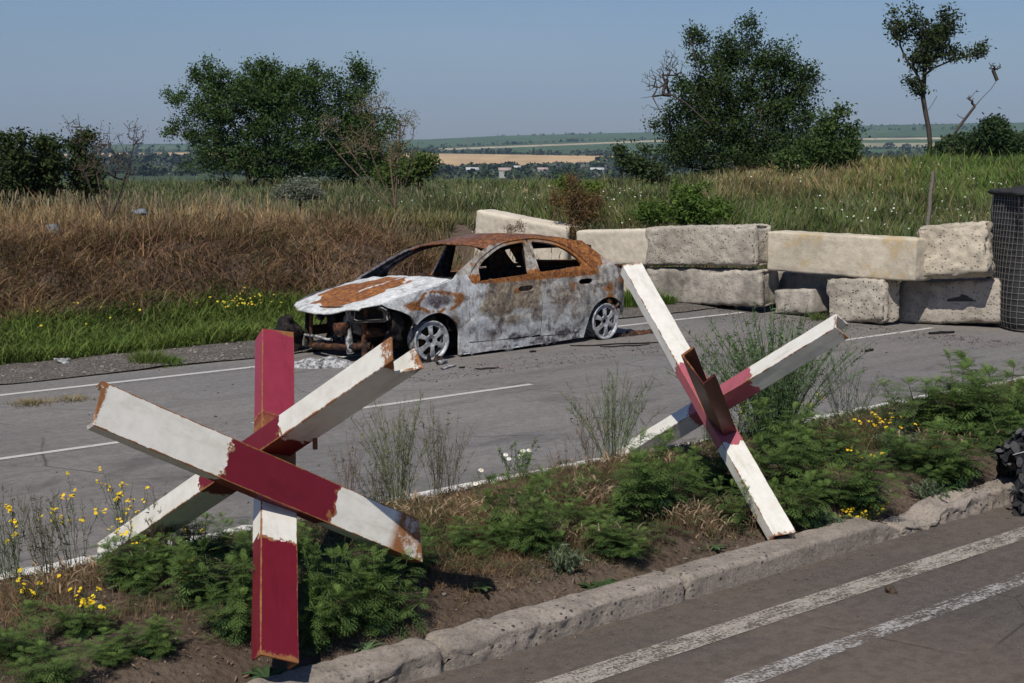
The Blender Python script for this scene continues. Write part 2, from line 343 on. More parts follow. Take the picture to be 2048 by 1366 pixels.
# ---------------------------------------------------------------- anti-tank hedgehogs
RED = (0.155, 0.009, 0.018); WHITE = (0.74, 0.71, 0.63); RUST = (0.17, 0.055, 0.018)
def paint(name, L, h, stops, faded=0.0, rustamt=0.5, rusty=None, wob=0.012):
    """stops: (fraction along the beam, 'r'|'w'|'u')"""
    k = MT(name); P_ = k.sep(k.tc.outputs['Object']); x = k.math('ADD', k.math('DIVIDE', P_[0], L), 0.5)
    nz = k.noise(9, 5, 0.7); nf = k.noise(55, 4, 0.8)
    xw = k.math('ADD', x, k.math('MULTIPLY', k.math('SUBTRACT', k.noise(14, 4, 0.6), 0.5), wob*6))
    cm = {'r': RED, 'w': WHITE, 'u': RUST, 'p': (0.40, 0.105, 0.125), 'b': (0.105, 0.020, 0.020), 'q': (0.29, 0.034, 0.058)}
    base = k.ramp(xw, [(p, cm[c]) for p, c in stops], 'CONSTANT')
    base = k.mix(k.ramp(nz, [(0.4, 0.0), (0.75, 0.6)]), base, k.mix(1.0, base, (0.70, 0.67, 0.62), 'MULTIPLY'))
    base = k.mix(k.ramp(k.noise(5, 6, .75, k.co((.5, 2.5, 2.5))), [(.52, 0), (.70, .45)]), base, k.mix(1.0, base, (.62, .56, .48), 'MULTIPLY'))
    # rust where two paints meet, along the edges and in spots
    tr = None
    for p, c in stops[1:]:
        d = k.math('ABSOLUTE', k.math('SUBTRACT', xw, p)); d = k.ramp(d, [(0.0, 1.0), (0.018, 0.0)]); tr = d if tr is None else k.math('MAXIMUM', tr, d)
    ends = k.ramp(k.math('ABSOLUTE', k.math('SUBTRACT', x, 0.5)), [(0.470, 0.0), (0.498, 0.8)])
    ed = k.math('MULTIPLY', k.ramp(k.math('ABSOLUTE', P_[1]), [(h/2-0.010, 0.0), (h/2-0.001, 1.0)]), k.ramp(k.math('ABSOLUTE', P_[2]), [(0.004, 1.0), (0.014, 0.0)]))
    r = k.math('MAXIMUM', k.math('MULTIPLY', ed, 0.85), ends)
    if tr is not None: r = k.math('MAXIMUM', r, k.math('MULTIPLY', tr, 0.7))
    f = k.math('ADD', k.math('MULTIPLY', r, 0.33), k.math('ADD', k.math('MULTIPLY', nz, 0.5), k.math('MULTIPLY', nf, 0.35)))
    rm = k.ramp(f, [(0.70-0.14*rustamt, 0.0), (0.76-0.14*rustamt, 1.0)])
    rc = k.mix(nf, (0.10, 0.032, 0.014), (0.40, 0.17, 0.055))
    if rusty:
        a, b_, sd = rusty; z = k.math('MULTIPLY', k.ramp(x, [(a-0.03, 0.0), (a, 1.0), (b_, 1.0), (b_+0.03, 0.0)]), k.ramp(k.noise(6, 6, 0.75), [(0.36, 0), (0.50, 1)]))
        rm = k.math('MAXIMUM', rm, z)
    base = k.mix(rm, base, rc)
    inner = k.ramp(P_[2], [(-0.5, 0), (0.5, 0)])
    return k.fin(base, k.ramp(rm, [(0, 0.42), (1, 0.9)]), k.bump(k.math('ADD', k.math('MULTIPLY', k.noise(22, 4, 0.6), 0.6), k.math('MULTIPLY', rm, 0.5)), 0.35, 0.006), 0, 0.35)
def beam(parent, c0, p0, p1, web, h, b, th, stops, tear=None, label=None, **kw):
    p0 = Vector(p0); p1 = Vector(p1); L = (p1-p0).length; dx = (p1-p0).normalized()
    wz = Vector(web); wz = (wz - dx*wz.dot(dx)).normalized(); wy = wz.cross(dx)
    prof = [(-h/2, 0), (0, 0.0), (h/2, 0), (h/2, -b*.5), (h/2, -b), (h/2-th, -b), (h/2-th, -b*.5), (h/2-th, -th), (0, -th), (-h/2+th, -th), (-h/2+th, -b*.5), (-h/2+th, -b), (-h/2, -b), (-h/2, -b*.5)]
    bm = bmesh.new(); N = 40; rings = []
    for i in range(N+1):
        x = -L/2 + L*i/N; ring = []
        for q, (y, z) in enumerate(prof):
            e = 0.0
            if i in (0, N) and tear: e = tear[0 if i == 0 else 1](y/h*2, -z/b) if tear[0 if i == 0 else 1] else 0
            dv = 0.0022*fbm(x*3+q*.1, y*6+p0.x*3, z*6, 3)
            ring.append(bm.verts.new((x + e, y+dv, z+dv)))
        rings.append(ring)
    n = len(prof)
    for i in range(N):
        for q in range(n):
            bm.faces.new((rings[i][q], rings[i][(q+1) % n], rings[i+1][(q+1) % n], rings[i+1][q]))
    for r in (rings[0], rings[-1]):
        # cap of the U section in five quads
        for q in ((0,1,8,9), (1,2,7,8), (2,3,6,7), (3,4,5,6), (0,9,10,13), (13,10,11,12)):
            bm.faces.new([r[w] for w in q])
    o = frombm('beam', bm, paint('beam_paint', L, h, stops, **kw), parent)
    mod = o.modifiers.new('bevel', 'BEVEL'); mod.width = 0.004; mod.segments = 2; mod.limit_method = 'ANGLE'; mod.angle_limit = math.radians(50)
    R = Matrix((dx, wy, wz)).transposed().to_4x4(); o.matrix_local = Matrix.Translation((p0+p1)/2 - Vector(c0)) @ R
    if label: o['label'] = label
    return o
def hedgehog(loc, label):
    t = empty('anti_tank_hedgehog', loc); tag(t, label, 'hedgehog', 'anti-tank hedgehogs on the median'); return t
c1_ = Vector((-0.92, 6.0, 0.12))
h1 = hedgehog(c1_, 'nearest hedgehog of three crossed red and white beams, one standing upright, at the left')
# upright beam: top to foot
beam(h1, c1_, P(557, 660, 6.80), P(560, 1318, 5.30), (0.42, -0.9, 0.0), 0.165, 0.085, 0.012,
     [(0, 'q'), (0.30, 'r'), (0.500, 'w'), (0.685, 'r')], rusty=(0.33, 0.50, 1), rustamt=0.75, tear=[lambda y, z: 0.03*(-y)+0.012*math.sin(y*9), lambda y, z: -0.025*z], faded=0.10,
     label='upright beam, red at top and foot, white and rusty in the middle')
# rising to the right, passes behind the front one
beam(h1, c1_, P(222, 1128, 7.15), P(803, 738, 5.55), (0.28, -0.72, -0.75), 0.155, 0.105, 0.012,
     [(0, 'w'), (0.425, 'r'), (0.695, 'w')], rustamt=0.62, tear=[None, lambda y, z: -0.05*math.cos(y*3.0)*(1-z) + 0.05*z*(1 if y > 0 else 0.1)],
     label='beam rising to the right, white ends and red middle')
# front beam, from top left down to the right
beam(h1, c1_, P(196, 806, 5.45), P(842, 1082, 6.25), (-0.05, -0.86, 0.50), 0.175, 0.10, 0.012,
     [(0, 'w'), (0.365, 'r'), (0.700, 'w')], rustamt=0.68, rusty=(0.92, 1.0, 2), tear=[lambda y, z: 0.02*math.sin(y*4)+0.02*z, lambda y, z: -0.04*y],
     label='front beam falling to the right, white ends and dark red middle')
bm = bmesh.new(); bmesh.ops.create_cone(bm, cap_ends=True, segments=12, radius1=0.011, radius2=0.011, depth=0.09)
for v in bm.verts: v.co.z *= 1
bmesh.ops.create_cone(bm, cap_ends=True, segments=6, radius1=0.018, radius2=0.018, depth=0.016, matrix=Matrix.Translation((0,0,0.02)))
o = frombm('bolt', bm, paint('bolt_rust', 1, .1, [(0, 'u'), (0.9, 'u')]), h1); o.location = P(630, 878, 6.05)-c1_

c2_ = Vector((1.18, 8.45, 0.12))
h2 = hedgehog(c2_, 'farther hedgehog with white ended beams and a brown open channel, right of the car')
beam(h2, c2_, P(1264, 527, 9.15), P(1570, 1068, 7.45), (0.30, -0.90, 0.35), 0.138, 0.075, 0.010,
     [(0, 'w'), (0.405, 'p'), (0.70, 'w')], faded=0.45, rustamt=0.45, tear=[lambda y, z: 0.0, None], label='long beam falling to the right, white ends and faded pink red middle')
beam(h2, c2_, P(1205, 925, 9.35), P(1672, 640, 8.25), (-0.25, -0.55, 0.85), 0.122, 0.115, 0.010,
     [(0, 'w'), (0.40, 'p'), (0.66, 'w')], faded=0.35, rustamt=0.45, label='beam rising to the right, white ends and faded red middle')
beam(h2, c2_, P(1384, 740, 7.5), P(1470, 950, 8.6), (-0.80, -0.10, -0.62), 0.175, 0.085, 0.012,
     [(0, 'b'), (0.6, 'b')], rustamt=0.35, faded=0.0, tear=[lambda y, z: 0.05*y, None], label='dark brown open channel pointing at the viewer')

# ---------------------------------------------------------------- concrete block wall
def concrete(name, tone, agg, stain=0.3, patch=0.0, soot=None):
    k = MT(name); n1 = k.noise(2.2, 6, 0.65); n2 = k.noise(11, 6, 0.75); vd = k.voro(26); vc = k.voro(26, out='Color')
    base = k.mix(k.ramp(n1, [(0.38, 0), (0.60, 1)]), tuple(v*(1-stain*0.95) for v in tone), tone)
    base = k.mix(k.math('MULTIPLY', k.ramp(n2, [(0.5, 0), (0.72, 1)]), stain), base, tuple(v*0.5 for v in tone))
    pit = k.math('MULTIPLY', k.ramp(vd, [(0.22, 1.0), (0.36, 0.0)]), k.ramp(k.sep(vc)[0], [(0.5, 0.0), (0.56, 1.0)]))
    base = k.mix(k.math('MULTIPLY', pit, agg), base, k.mix(k.sep(vc)[1], (0.07, 0.06, 0.05), (0.33, 0.29, 0.24)))
    if patch: base = k.mix(k.math('MULTIPLY', k.ramp(k.noise(2.6, 4, 0.6, k.co(loc=(4, 2, 1))), [(0.55, 0), (0.62, 1)]), patch), base, (0.50, 0.37, 0.20))
    h = k.math('ADD', k.math('MULTIPLY', k.noise(18, 8, 0.8), 1.0), k.math('MULTIPLY', pit, -0.5*agg))
    if soot:
        P_ = k.sep(k.tc.outputs['Object']); (sx, sz, rx, rz) = soot
        d = k.math('ADD', k.math('POWER', k.math('DIVIDE', k.math('SUBTRACT', P_[0], sx), rx), 2.0), k.math('POWER', k.math('DIVIDE', k.math('SUBTRACT', P_[2], sz), rz), 2.0))
        d = k.math('ADD', d, k.math('MULTIPLY', k.noise(12, 4), 0.8)); base = k.mix(k.math('MULTIPLY', k.ramp(d, [(0.9, 1.0), (1.15, 0.0)]), k.ramp(P_[2], [(sz-rz*.62, 0.0), (sz-rz*.6, 0.93)])), base, (0.035, 0.04, 0.045))
    return k.fin(base, 0.94, k.bump(h, 0.55+0.35*agg, 0.014+0.012*agg), 0, 0.12)
def onS(px, py, s0):        # sight line meets the vertical plane at road distance s0
    r = ray(px, py); kk = s0/(r[0]*UX+r[1]*UY); x, y = r[0]*kk, r[1]*kk
    return (-x*UY + y*UX, CAMH + r[2]*kk)
def block(label, s0, tl, tr, bl_y, depth, m, rough=0.01, rnd=0.03, yaw=0.0, groove=True, seed=0, chip=0.0, zmin=None):
    """tl, tr: photo pixels of the upper corners of the face towards the cars; bl_y: row of its lower left corner"""
    tA, zA = onS(tl[0], tl[1], s0); tB, zB = onS(tr[0], tr[1], s0); tC, zC = onS(tl[0], bl_y, s0)
    L = math.hypot(tA-tB, zA-zB); tilt = math.atan2(zA-zB, tA-tB); hgt = zA-zC
    if zmin is not None: hgt = zA - zmin
    nx, ny, nz = max(8, int(L/0.03)), max(6, int(depth/0.04)), max(8, int(hgt/0.03))
    bm = bmesh.new(); cache = {}
    def vert(i, j, q):
        key = (i, j, q)
        if key in cache: return cache[key]
        x, y, z = (i/nx-0.5)*L, (j/ny-0.5)*depth, (q/nz-0.5)*hgt
        v = Vector((x, y, z)); cl = Vector((max(-L/2+rnd, min(L/2-rnd, x)), max(-depth/2+rnd, min(depth/2-rnd, y)), max(-hgt/2+rnd, min(hgt/2-rnd, z))))
        d = v-cl
        if d.length > 1e-6: v = cl + d.normalized()*rnd
        nrm = Vector((x/L, y/depth, z/hgt)); nn = Vector([ (c if abs(c) > 0.49 else 0) for c in nrm])
        if nn.length < 1e-6: nn = nrm
        nn.normalize(); s_ = seed*7.7
        if groove and abs(abs(x)-L/2) < 1e-6 and abs(y) < depth*0.22: v.x -= math.copysign(0.05, x)
        a = fbm(x*12+s_, y*12, z*12, 6)*rough*1.2 + fbm(x*1.6+s_, y*2, z*2, 3)*rough*0.5
        edge = (abs(x) > L/2-0.06) + (abs(y) > depth/2-0.06) + (abs(z) > hgt/2-0.06)
        if edge >= 2: a -= chip*max(0, fbm(x*3.3+s_, y*3, z*3.3+2, 3)+0.15)
        cache[key] = bm.verts.new(v + nn*a); return cache[key]
    for (A_, B_, f) in ((nx, ny, lambda i, j, e: (i, j, e*nz)), (nx, nz, lambda i, j, e: (i, e*ny, j)), (ny, nz, lambda i, j, e: (e*nx, i, j))):
        for e in (0, 1):
            for i in range(A_):
                for j in range(B_):
                    bm.faces.new([vert(*f(i, j, e)), vert(*f(i+1, j, e)), vert(*f(i+1, j+1, e)), vert(*f(i, j+1, e))])
    o = frombm('concrete_block', bm, m, smooth=True)
    # local x runs towards the left end (increasing t), local y away from the camera
    tc_, zc_ = (tA+tB)/2, (zA+zB)/2
    down = Vector((0, 0, -1)); dirx = W(0, 1)*math.cos(tilt) + Vector((0, 0, math.sin(tilt))); dirx.normalize()
    up = Vector((0, 0, 1)); away = W(1, 0)
    upv = away.cross(dirx)*1.0; upv = upv if upv.z > 0 else -upv
    yv = upv.cross(dirx); 
    if yv.dot(away) < 0: dirx = -dirx; yv = upv.cross(dirx)
    R = Matrix((dirx, yv, upv)).transposed().to_4x4() @ Matrix.Rotation(yaw, 4, 'Z')
    c = W(s0, tc_, zc_) - upv*hgt/2 + yv*depth/2
    o.matrix_world = Matrix.Translation(c) @ R
    tag(o, label, 'concrete block', 'concrete blocks stacked across the road'); return o
tone = (0.54, 0.475, 0.385); palet = (0.64, 0.565, 0.445)
cA = concrete('concrete_rough', tone, 1.0, 0.35); cB = concrete('concrete_pale', palet, 0.12, 0.16); cC = concrete('concrete_weathered', (0.47, 0.42, 0.35), 0.55, 0.60)
cD = concrete('concrete_yellow_patched', (0.62, 0.54, 0.41), 0.2, 0.28, patch=0.75); cE = concrete('concrete_broken', (0.60, 0.52, 0.40), 0.75, 0.40)
cF = concrete('concrete_sooty', (0.48, 0.42, 0.35), 0.8, 0.5, soot=(0.10, -0.08, 0.26, 0.22))
sb1 = ST(*G(1520, 628)[:2])[0]; sb3 = ST(*G(1700, 646)[:2])[0]; sb4 = 15.75
block('pale block half hidden at the left end of the lower row, behind the car', sb1+0.55, (1200, 533), (1300, 541), 600, 0.5, cB, 0.006, 0.04, seed=1, zmin=0.0)
block('long cracked grey block at the left of the lower row', sb1, (1291, 536), (1520, 541), 606, 0.42, cC, 0.012, 0.035, seed=2, chip=0.05, zmin=-0.01)
block('smallest block, low and set under the gap in the wall', sb1+0.15, (1546, 580), (1622, 578), 640, 0.42, cC, 0.012, 0.03, seed=3, groove=False, chip=0.03, zmin=-0.01)
block('short pitted block right of the smallest block', sb3, (1650, 556), (1768, 558), 642, 0.36, cA, 0.016, 0.05, seed=4, chip=0.05, zmin=-0.01)
block('grey block with a black soot patch, beside the mesh basket', sb4, (1800, 558), (1992, 561), 651, 0.42, cF, 0.010, 0.04, yaw=.40, seed=5, chip=0.05, zmin=-0.01)
block('tilted pale block above the car roof, farthest left in the wall', sb1+0.95, (950, 419), (1130, 455), 560, 0.45, cB, 0.008, 0.07, seed=6)
block('smooth pale block behind the white beam, between the tilted and the rough one', sb1+0.45, (1150, 461), (1330, 457), 531, 0.45, cB, 0.007, 0.05, seed=7, groove=False)
block('rough grey block on top of the long cracked block', sb1-0.03, (1288, 454), (1508, 450), 530, 0.42, cA, 0.014, 0.045, seed=8, chip=0.06)
block('long smooth block with yellowish patches bridging the gap', sb1+0.12, (1537, 462), (1828, 478), 541, 0.38, cD, 0.006, 0.012, yaw=.03, seed=9, groove=False, chip=0.02)
block('broken crumbling block on top of the sooty one', 15.42, (1826, 455), (1948, 444), 560, 0.45, cE, 0.024, 0.035, yaw=.40, seed=10, groove=False, chip=0.10)

block('added block that keeps the gap above the smallest block dark', sb1+0.75, (1500, 541), (1700, 548), 600, 0.4, cC, 0.01, 0.03, seed=12, groove=False, zmin=0.0)  # added behind the wall so the gap looks dark, hiding the sunlit grass
# ---------------------------------------------------------------- mesh basket at the right edge
def tube_np(pts, r, n=5, closed=False):
    pts = np.asarray(pts, float); m = len(pts)
    if closed: tg = np.roll(pts, -1, 0)-np.roll(pts, 1, 0)
    else: tg = np.gradient(pts, axis=0)
    tg /= np.linalg.norm(tg, axis=1)[:, None]+1e-9
    up = np.where(np.abs(tg[:, 2:3]) < 0.9, np.array([[0, 0, 1.]]), np.array([[1., 0, 0]]))
    a = np.cross(tg, up); a /= np.linalg.norm(a, axis=1)[:, None]+1e-9; b = np.cross(tg, a)
    th = np.linspace(0, 2*np.pi, n, endpoint=False); r = np.broadcast_to(np.asarray(r, float), (m,))
    V = pts[:, None, :] + r[:, None, None]*(np.cos(th)[None, :, None]*a[:, None, :]+np.sin(th)[None, :, None]*b[:, None, :])
    i = np.arange(m if closed else m-1)[:, None]; q = np.arange(n)[None, :]
    F = np.stack([i*n+q, i*n+(q+1) % n, ((i+1) % m)*n+(q+1) % n, ((i+1) % m)*n+q], -1).reshape(-1, 4)
    return V.reshape(-1, 3), F
class Acc:
    def __init__(s): s.V = []; s.F = {3: [], 4: []}; s.C = []; s.n = 0
    def add(s, V, F, c=None):
        V = np.asarray(V).reshape(-1, 3); F = np.asarray(F); s.V.append(V); s.F[F.shape[1]].append(F+s.n); s.n += len(V)
        if c is not None: c = np.asarray(c, float); s.C.append(np.broadcast_to(c, (len(V), 3)) if c.ndim < 2 else c)
    def build(s, name, m, parent=None, smooth=False):
        Fs = [np.concatenate(s.F[q]) for q in (3, 4) if s.F[q]]
        return npmesh(name, np.concatenate(s.V), Fs, m, parent, C=(np.concatenate(s.C) if s.C else None), smooth=smooth)
hb = G(1992, 664); hc = hb + Vector((0.74, 0.50, 0)); HH = 1.68
def sqr(th, R_): c, s_ = math.cos(th), math.sin(th); q = (abs(c)**5+abs(s_)**5)**(-1/5); return c*q*R_, s_*q*R_
def hpt(th, z, off=0.0):
    R_ = 0.60*(1+0.03*math.sin(z*3+th*2)-0.05*(z/HH)+0.02*math.sin(th*5+z*4)) + off
    if z < 0.12: R_ -= (0.12-z)*0.35
    x, y = sqr(th, R_); return (x, y, z)
hes = empty('wire_basket_barrier', hc, math.radians(4)); tag(hes, 'tall wire mesh basket lined with dark fabric, at the right edge of the road', 'barrier')
k = MT('dark_fabric'); M['fabric'] = k.fin(k.mix(k.noise(30, 5, 0.8), (0.018, 0.018, 0.019), (0.06, 0.058, 0.056)), 0.95, k.bump(k.noise(8, 5), 0.8, 0.04), 0, 0.1)
k = MT('wire'); M['wire'] = k.fin(k.mix(k.noise(12, 3), (0.24, 0.23, 0.22), (0.34, 0.32, 0.30)), 0.55, None, 0.6, 0.4)
NT, NZ = 64, 34; V = [hpt(2*math.pi*i/NT, HH*j/(NZ-1), -0.012+0.012*fbm(i*.4, j*.4, 1)) for j in range(NZ) for i in range(NT)]
F = [(j*NT+i, j*NT+(i+1) % NT, (j+1)*NT+(i+1) % NT, (j+1)*NT+i) for j in range(NZ-1) for i in range(NT)]
npmesh('fabric_liner', V, np.array(F), M['fabric'], hes, smooth=True)
A_ = Acc()
for j in range(0, 23): A_.add(*tube_np([hpt(2*math.pi*i/60, 0.03+HH*0.97*j/22) for i in range(60)], 0.0028, 4, True))
for i in range(50): A_.add(*tube_np([hpt(2*math.pi*i/50, z) for z in np.linspace(0.01, HH, 24)], 0.0028, 4))
A_.build('wire_mesh', M['wire'], hes)
# folded rim flap and soil filling
V = []; 
for j, (off, z) in enumerate([(-0.02, HH-0.04), (0.03, HH-0.03), (0.055, HH+0.005), (0.02, HH+0.03), (-0.10, HH+0.04), (-0.28, HH+0.07), (-0.46, HH+0.09)]):
    for i in range(NT):
        x, y, _ = hpt(2*math.pi*i/NT, HH, off); V.append((x, y, z+0.03*fbm(i*.5, j*.7, 4)*(1 if j > 1 else .3)))
F = [(j*NT+i, j*NT+(i+1) % NT, (j+1)*NT+(i+1) % NT, (j+1)*NT+i) for j in range(6) for i in range(NT)]
npmesh('folded_top_fabric', V, np.array(F), M['fabric'], hes, smooth=True)
# loose strap
npmesh('strap', *tube_np([(-0.50, -0.42, HH), (-0.56, -0.50, HH-0.02), (-0.60, -0.52, HH-0.06), (-0.585, -0.51, HH-0.22), (-0.60, -0.52, HH-0.30)], [0.012, 0.016, 0.012, 0.008, 0.012], 5), M['fabric'], hes)

# steel stake behind the wall
k = MT('rusty_stake'); M['stake'] = k.fin(k.mix(k.noise(16, 5, 0.7), (0.07, 0.06, 0.05), (0.24, 0.20, 0.165)), 0.9, k.bump(k.noise(40, 4), 0.6, 0.01))
base_ = P(1852, 490, 18.6); top_ = P(1866, 342, 18.7)
pts = [base_.lerp(top_, q/8)+Vector((0.006*math.sin(q*2), 0, 0)) for q in range(9)]
st_ = npmesh('wooden_stake', *tube_np([tuple(p) for p in pts], [0.030, 0.032, 0.028, 0.030, 0.026, 0.028, 0.025, 0.027, 0.024], 7), M['stake']); tag(st_, 'thin weathered upright stake behind the broken block', 'stake')
# scrap on top of wall
npmesh('side_branch', *tube_np([tuple(P(1856, 457, 18.5)), tuple(P(1870, 455, 18.45)), tuple(P(1880, 459, 18.4))], [0.016, 0.014, 0.008], 5), M['stake'], st_)
# ---------------------------------------------------------------- burnt-out car (local x towards its tail, y away from us, z up)
CARO = Vector((-1.38779, 15.46891, 0.0)); CARA = math.radians(41.64)
car = empty('burnt_out_car', CARO, CARA); tag(car, 'burnt-out hatchback wreck with rusty roof, missing bumper and ash white doors', 'car')
def s1(a, b, x): t = min(1, max(0, (x-a)/(b-a))); return t*t*(3-2*t)
def SW(x, z):
    w = 0.865-0.035*s1(.45, .12, z)-0.02*s1(.5, .85, z)
    if z > .84: w -= 0.235*(z-.84)/.45
    w -= 0.20*s1(-.25, -.95, x)**1.3 + .10*s1(-.7, -.95, x) + 0.30*s1(2.70, 3.12, x)**1.6
    # character lines: shoulder crease and rubbing strip hollow
    w += 0.006*math.exp(-((z-.66)/.03)**2) - 0.007*math.exp(-((z-.42)/.035)**2)
    return w
ROLL = 0.068
def BM(x, y, z): return (x, y, z-(y+.83)*ROLL)
def blob(x, z, cx, cz, rx, rz): return math.exp(-(((x-cx)/rx)**2+((z-cz)/rz)**2))
def side_paint(x, z):
    x0_, z0_ = x, z; x = x+.13*fbm(x*3.1, z*3.1, 1.1, 5); z = z+(.09*fbm(x*3.1, z*3.1, 7.1, 5) if z < .72 else .012*fbm(x*9, z*3, 7, 3))
    rust = dark = beige = 0.0
    if z < .86:
        rust = max(rust, 1.0*s1(.735, .80, z)*(1 if .44 < x < 2.36 else 0.0))
        rust = max(rust, .95*blob(x, z, 1.17, .655, .07, .05), .7*blob(x, z, 2.02, .62, .11, .09), .6*blob(x, z, 1.97, .48, .08, .07), 1.0*blob(x, z, 2.60, .60, .09, .10), .75*blob(x, z, 2.82, .66, .08, .10), .75*blob(x, z, 2.62, .47, .13, .05))
        # scorched fender patch with a rusty rim
        d = ((x-.02)/.33)**2+((z-.60)/.125)**2
        rust = max(rust, .95*math.exp(-((d-1.0)/.30)**2)); dark = max(dark, .75*math.exp(-(d/.8)**2))
        rust = max(rust, .75*blob(x, z, .30, .62, .07, .14)); beige = max(beige, .9*blob(x, z, .30, .42, .10, .12), .4*blob(x,z,-.3,.66,.3,.06))
        beige = max(beige, .36+.24*s1(.25, .4, z)*s1(.6, .8, x), .95*s1(.60, .70, x+.25*(.5-z))*s1(1.49, 1.42, x)*s1(.36, .46, z), .85*blob(x, z, 1.85, .60, .38, .20), .7*blob(x, z, 2.05, .35, .2, .2), .85*blob(x, z, 1.15, .33, .22, .10))
        dark = max(dark, .85*blob(x, z, 1.25, .16, .22, .05), .9*blob(x, z, 1.9, .13, .3, .04), .45*blob(x, z, 1.1, .36, .16, .07), .5*blob(x, z, 1.35, .52, .10, .08), .95*blob(x, z, 2.86, .56, .10, .14), .4*blob(x, z, 1.95, .62, .1, .12), .55*blob(x, z, 2.0, .30, .12, .1))
        dark = max(dark, .6*s1(.12, .05, z)*s1(1.0, 1.5, x), .40); rust = max(rust, .26+.06*s1(2.3, 2.6, x))
    else:
        beige = .7; dark = .35; rust = .34 + .55*s1(1.6, 2.3, x) + .4*s1(.6, .34, x)*0 + .35*s1(1.12, 1.22, z)
        rust = max(rust, .8*blob(x, z, .55, .97, .10, .04))
        if x > 2.45: rust *= .6; beige = .2
    return (min(rust, 1), min(dark, 1), min(beige, 1))
def burntmat(name, white=(0.50, 0.51, 0.51), rc=((0.115, 0.038, 0.014), (0.47, 0.19, 0.045)), gry=.35):
    k = MT(name); w = k.sep(k.attr()); n1 = k.noise(5.5, 8, 0.68, dist=0.6); n2 = k.noise(19, 6, 0.7, k.co(loc=(3, 7, 1)), 0.9); n3 = k.noise(60, 4, 0.8)
    def m_(wv, n, lo, hi, sh): return k.ramp(k.math('ADD', wv, k.math('MULTIPLY', k.math('SUBTRACT', n, 0.5), sh)), [(lo, 0.0), (hi, 1.0)])
    base = k.mix(k.ramp(n2, [(0.36, 0.0), (0.62, 1.0)]), tuple(v*0.62 for v in white), white)
    base = k.mix(k.ramp(n1, [(0.36, gry), (0.48, 0.0)]), base, (0.13, 0.13, 0.14))
    bcol = k.mix(k.ramp(n2, [(0.35, 0), (0.65, 1)]), (0.100, 0.066, 0.036), (0.42, 0.345, 0.24))
    base = k.mix(m_(w[2], n1, 0.30, 0.80, 1.6), base, bcol)
    dcol = k.mix(k.ramp(n2, [(0.4, 0), (0.62, 1)]), (0.028, 0.024, 0.026), (0.17, 0.15, 0.16))
    base = k.mix(m_(w[1], n1, 0.34, 0.70, 1.5), base, dcol)
    stk = k.noise(7, 6, 0.7, k.co((1, 1, 0.35), (2, 0, 5)), 0.5); base = k.mix(k.math('MULTIPLY', k.ramp(stk, [(0.50, 0.0), (0.66, 1.0)]), k.ramp(w[2], [(.15, 0.25), (.5, .8)])), base, (0.10, 0.085, 0.07))
    rcol = k.mix(k.ramp(n2, [(0.40, 0), (0.66, 1)]), *rc)
    rcol = k.mix(k.ramp(n3, [(0.45, 0.0), (0.75, 0.5)]), rcol, (0.07, 0.025, 0.015))
    base = k.mix(m_(w[0], n2, 0.40, 0.68, 1.1), base, rcol)
    h = k.math('ADD', k.math('MULTIPLY', n2, 0.5), k.math('MULTIPLY', n3, 0.35))
    lf = k.bump(k.noise(3.2, 3, 0.5), 0.35, 0.05)
    return k.fin(base, k.ramp(n1, [(0.3, 0.5), (0.7, 0.85)]), k.bump(h, 0.4, 0.006, lf), 0, 0.35)
M['burnt'] = burntmat('burnt_paint', (0.74, 0.75, 0.74)); M['hood'] = burntmat('burnt_hood_paint', (0.74, 0.74, 0.71), gry=.5); M['roof'] = burntmat('burnt_roof_paint', (.22, .20, .21), ((0.065, 0.028, 0.018), (0.36, 0.135, 0.042)))
k = MT('charred'); n1 = k.noise(9, 6, 0.7)
M['char'] = k.fin(k.mix(k.ramp(n1, [(0.5, 0), (0.72, 1)]), (0.012, 0.011, 0.011), (0.07, 0.045, 0.032)), 0.85, k.bump(k.noise(30, 5), 0.6, 0.01), 0, 0.2)
k = MT('charred_rust'); n1 = k.noise(13, 6, 0.7)
M['charrust'] = k.fin(k.mix(k.ramp(n1, [(0.45, 0), (0.70, 1)]), (0.022, 0.017, 0.015), (0.20, 0.075, 0.028)), 0.85, k.bump(k.noise(40, 5), 0.7, 0.008), 0, 0.2)
k = MT('ash'); n1 = k.noise(16, 6, 0.75, dist=0.8)
M['ash'] = k.fin(k.mix(k.ramp(n1, [(0.40, 0), (0.60, 1)]), (0.06, 0.06, 0.062), (0.50, 0.49, 0.48)), 0.9, k.bump(k.noise(45, 5), 0.8, 0.01), 0, 0.15)
k = MT('alloy'); n1 = k.noise(18, 5, 0.7)
M['alloy'] = k.fin(k.mix(k.ramp(n1, [(0.36, 0), (0.62, 1)]), (0.15, 0.15, 0.155), (0.50, 0.50, 0.51)), 0.55, k.bump(n1, 0.3, 0.004), 0.25, 0.4)

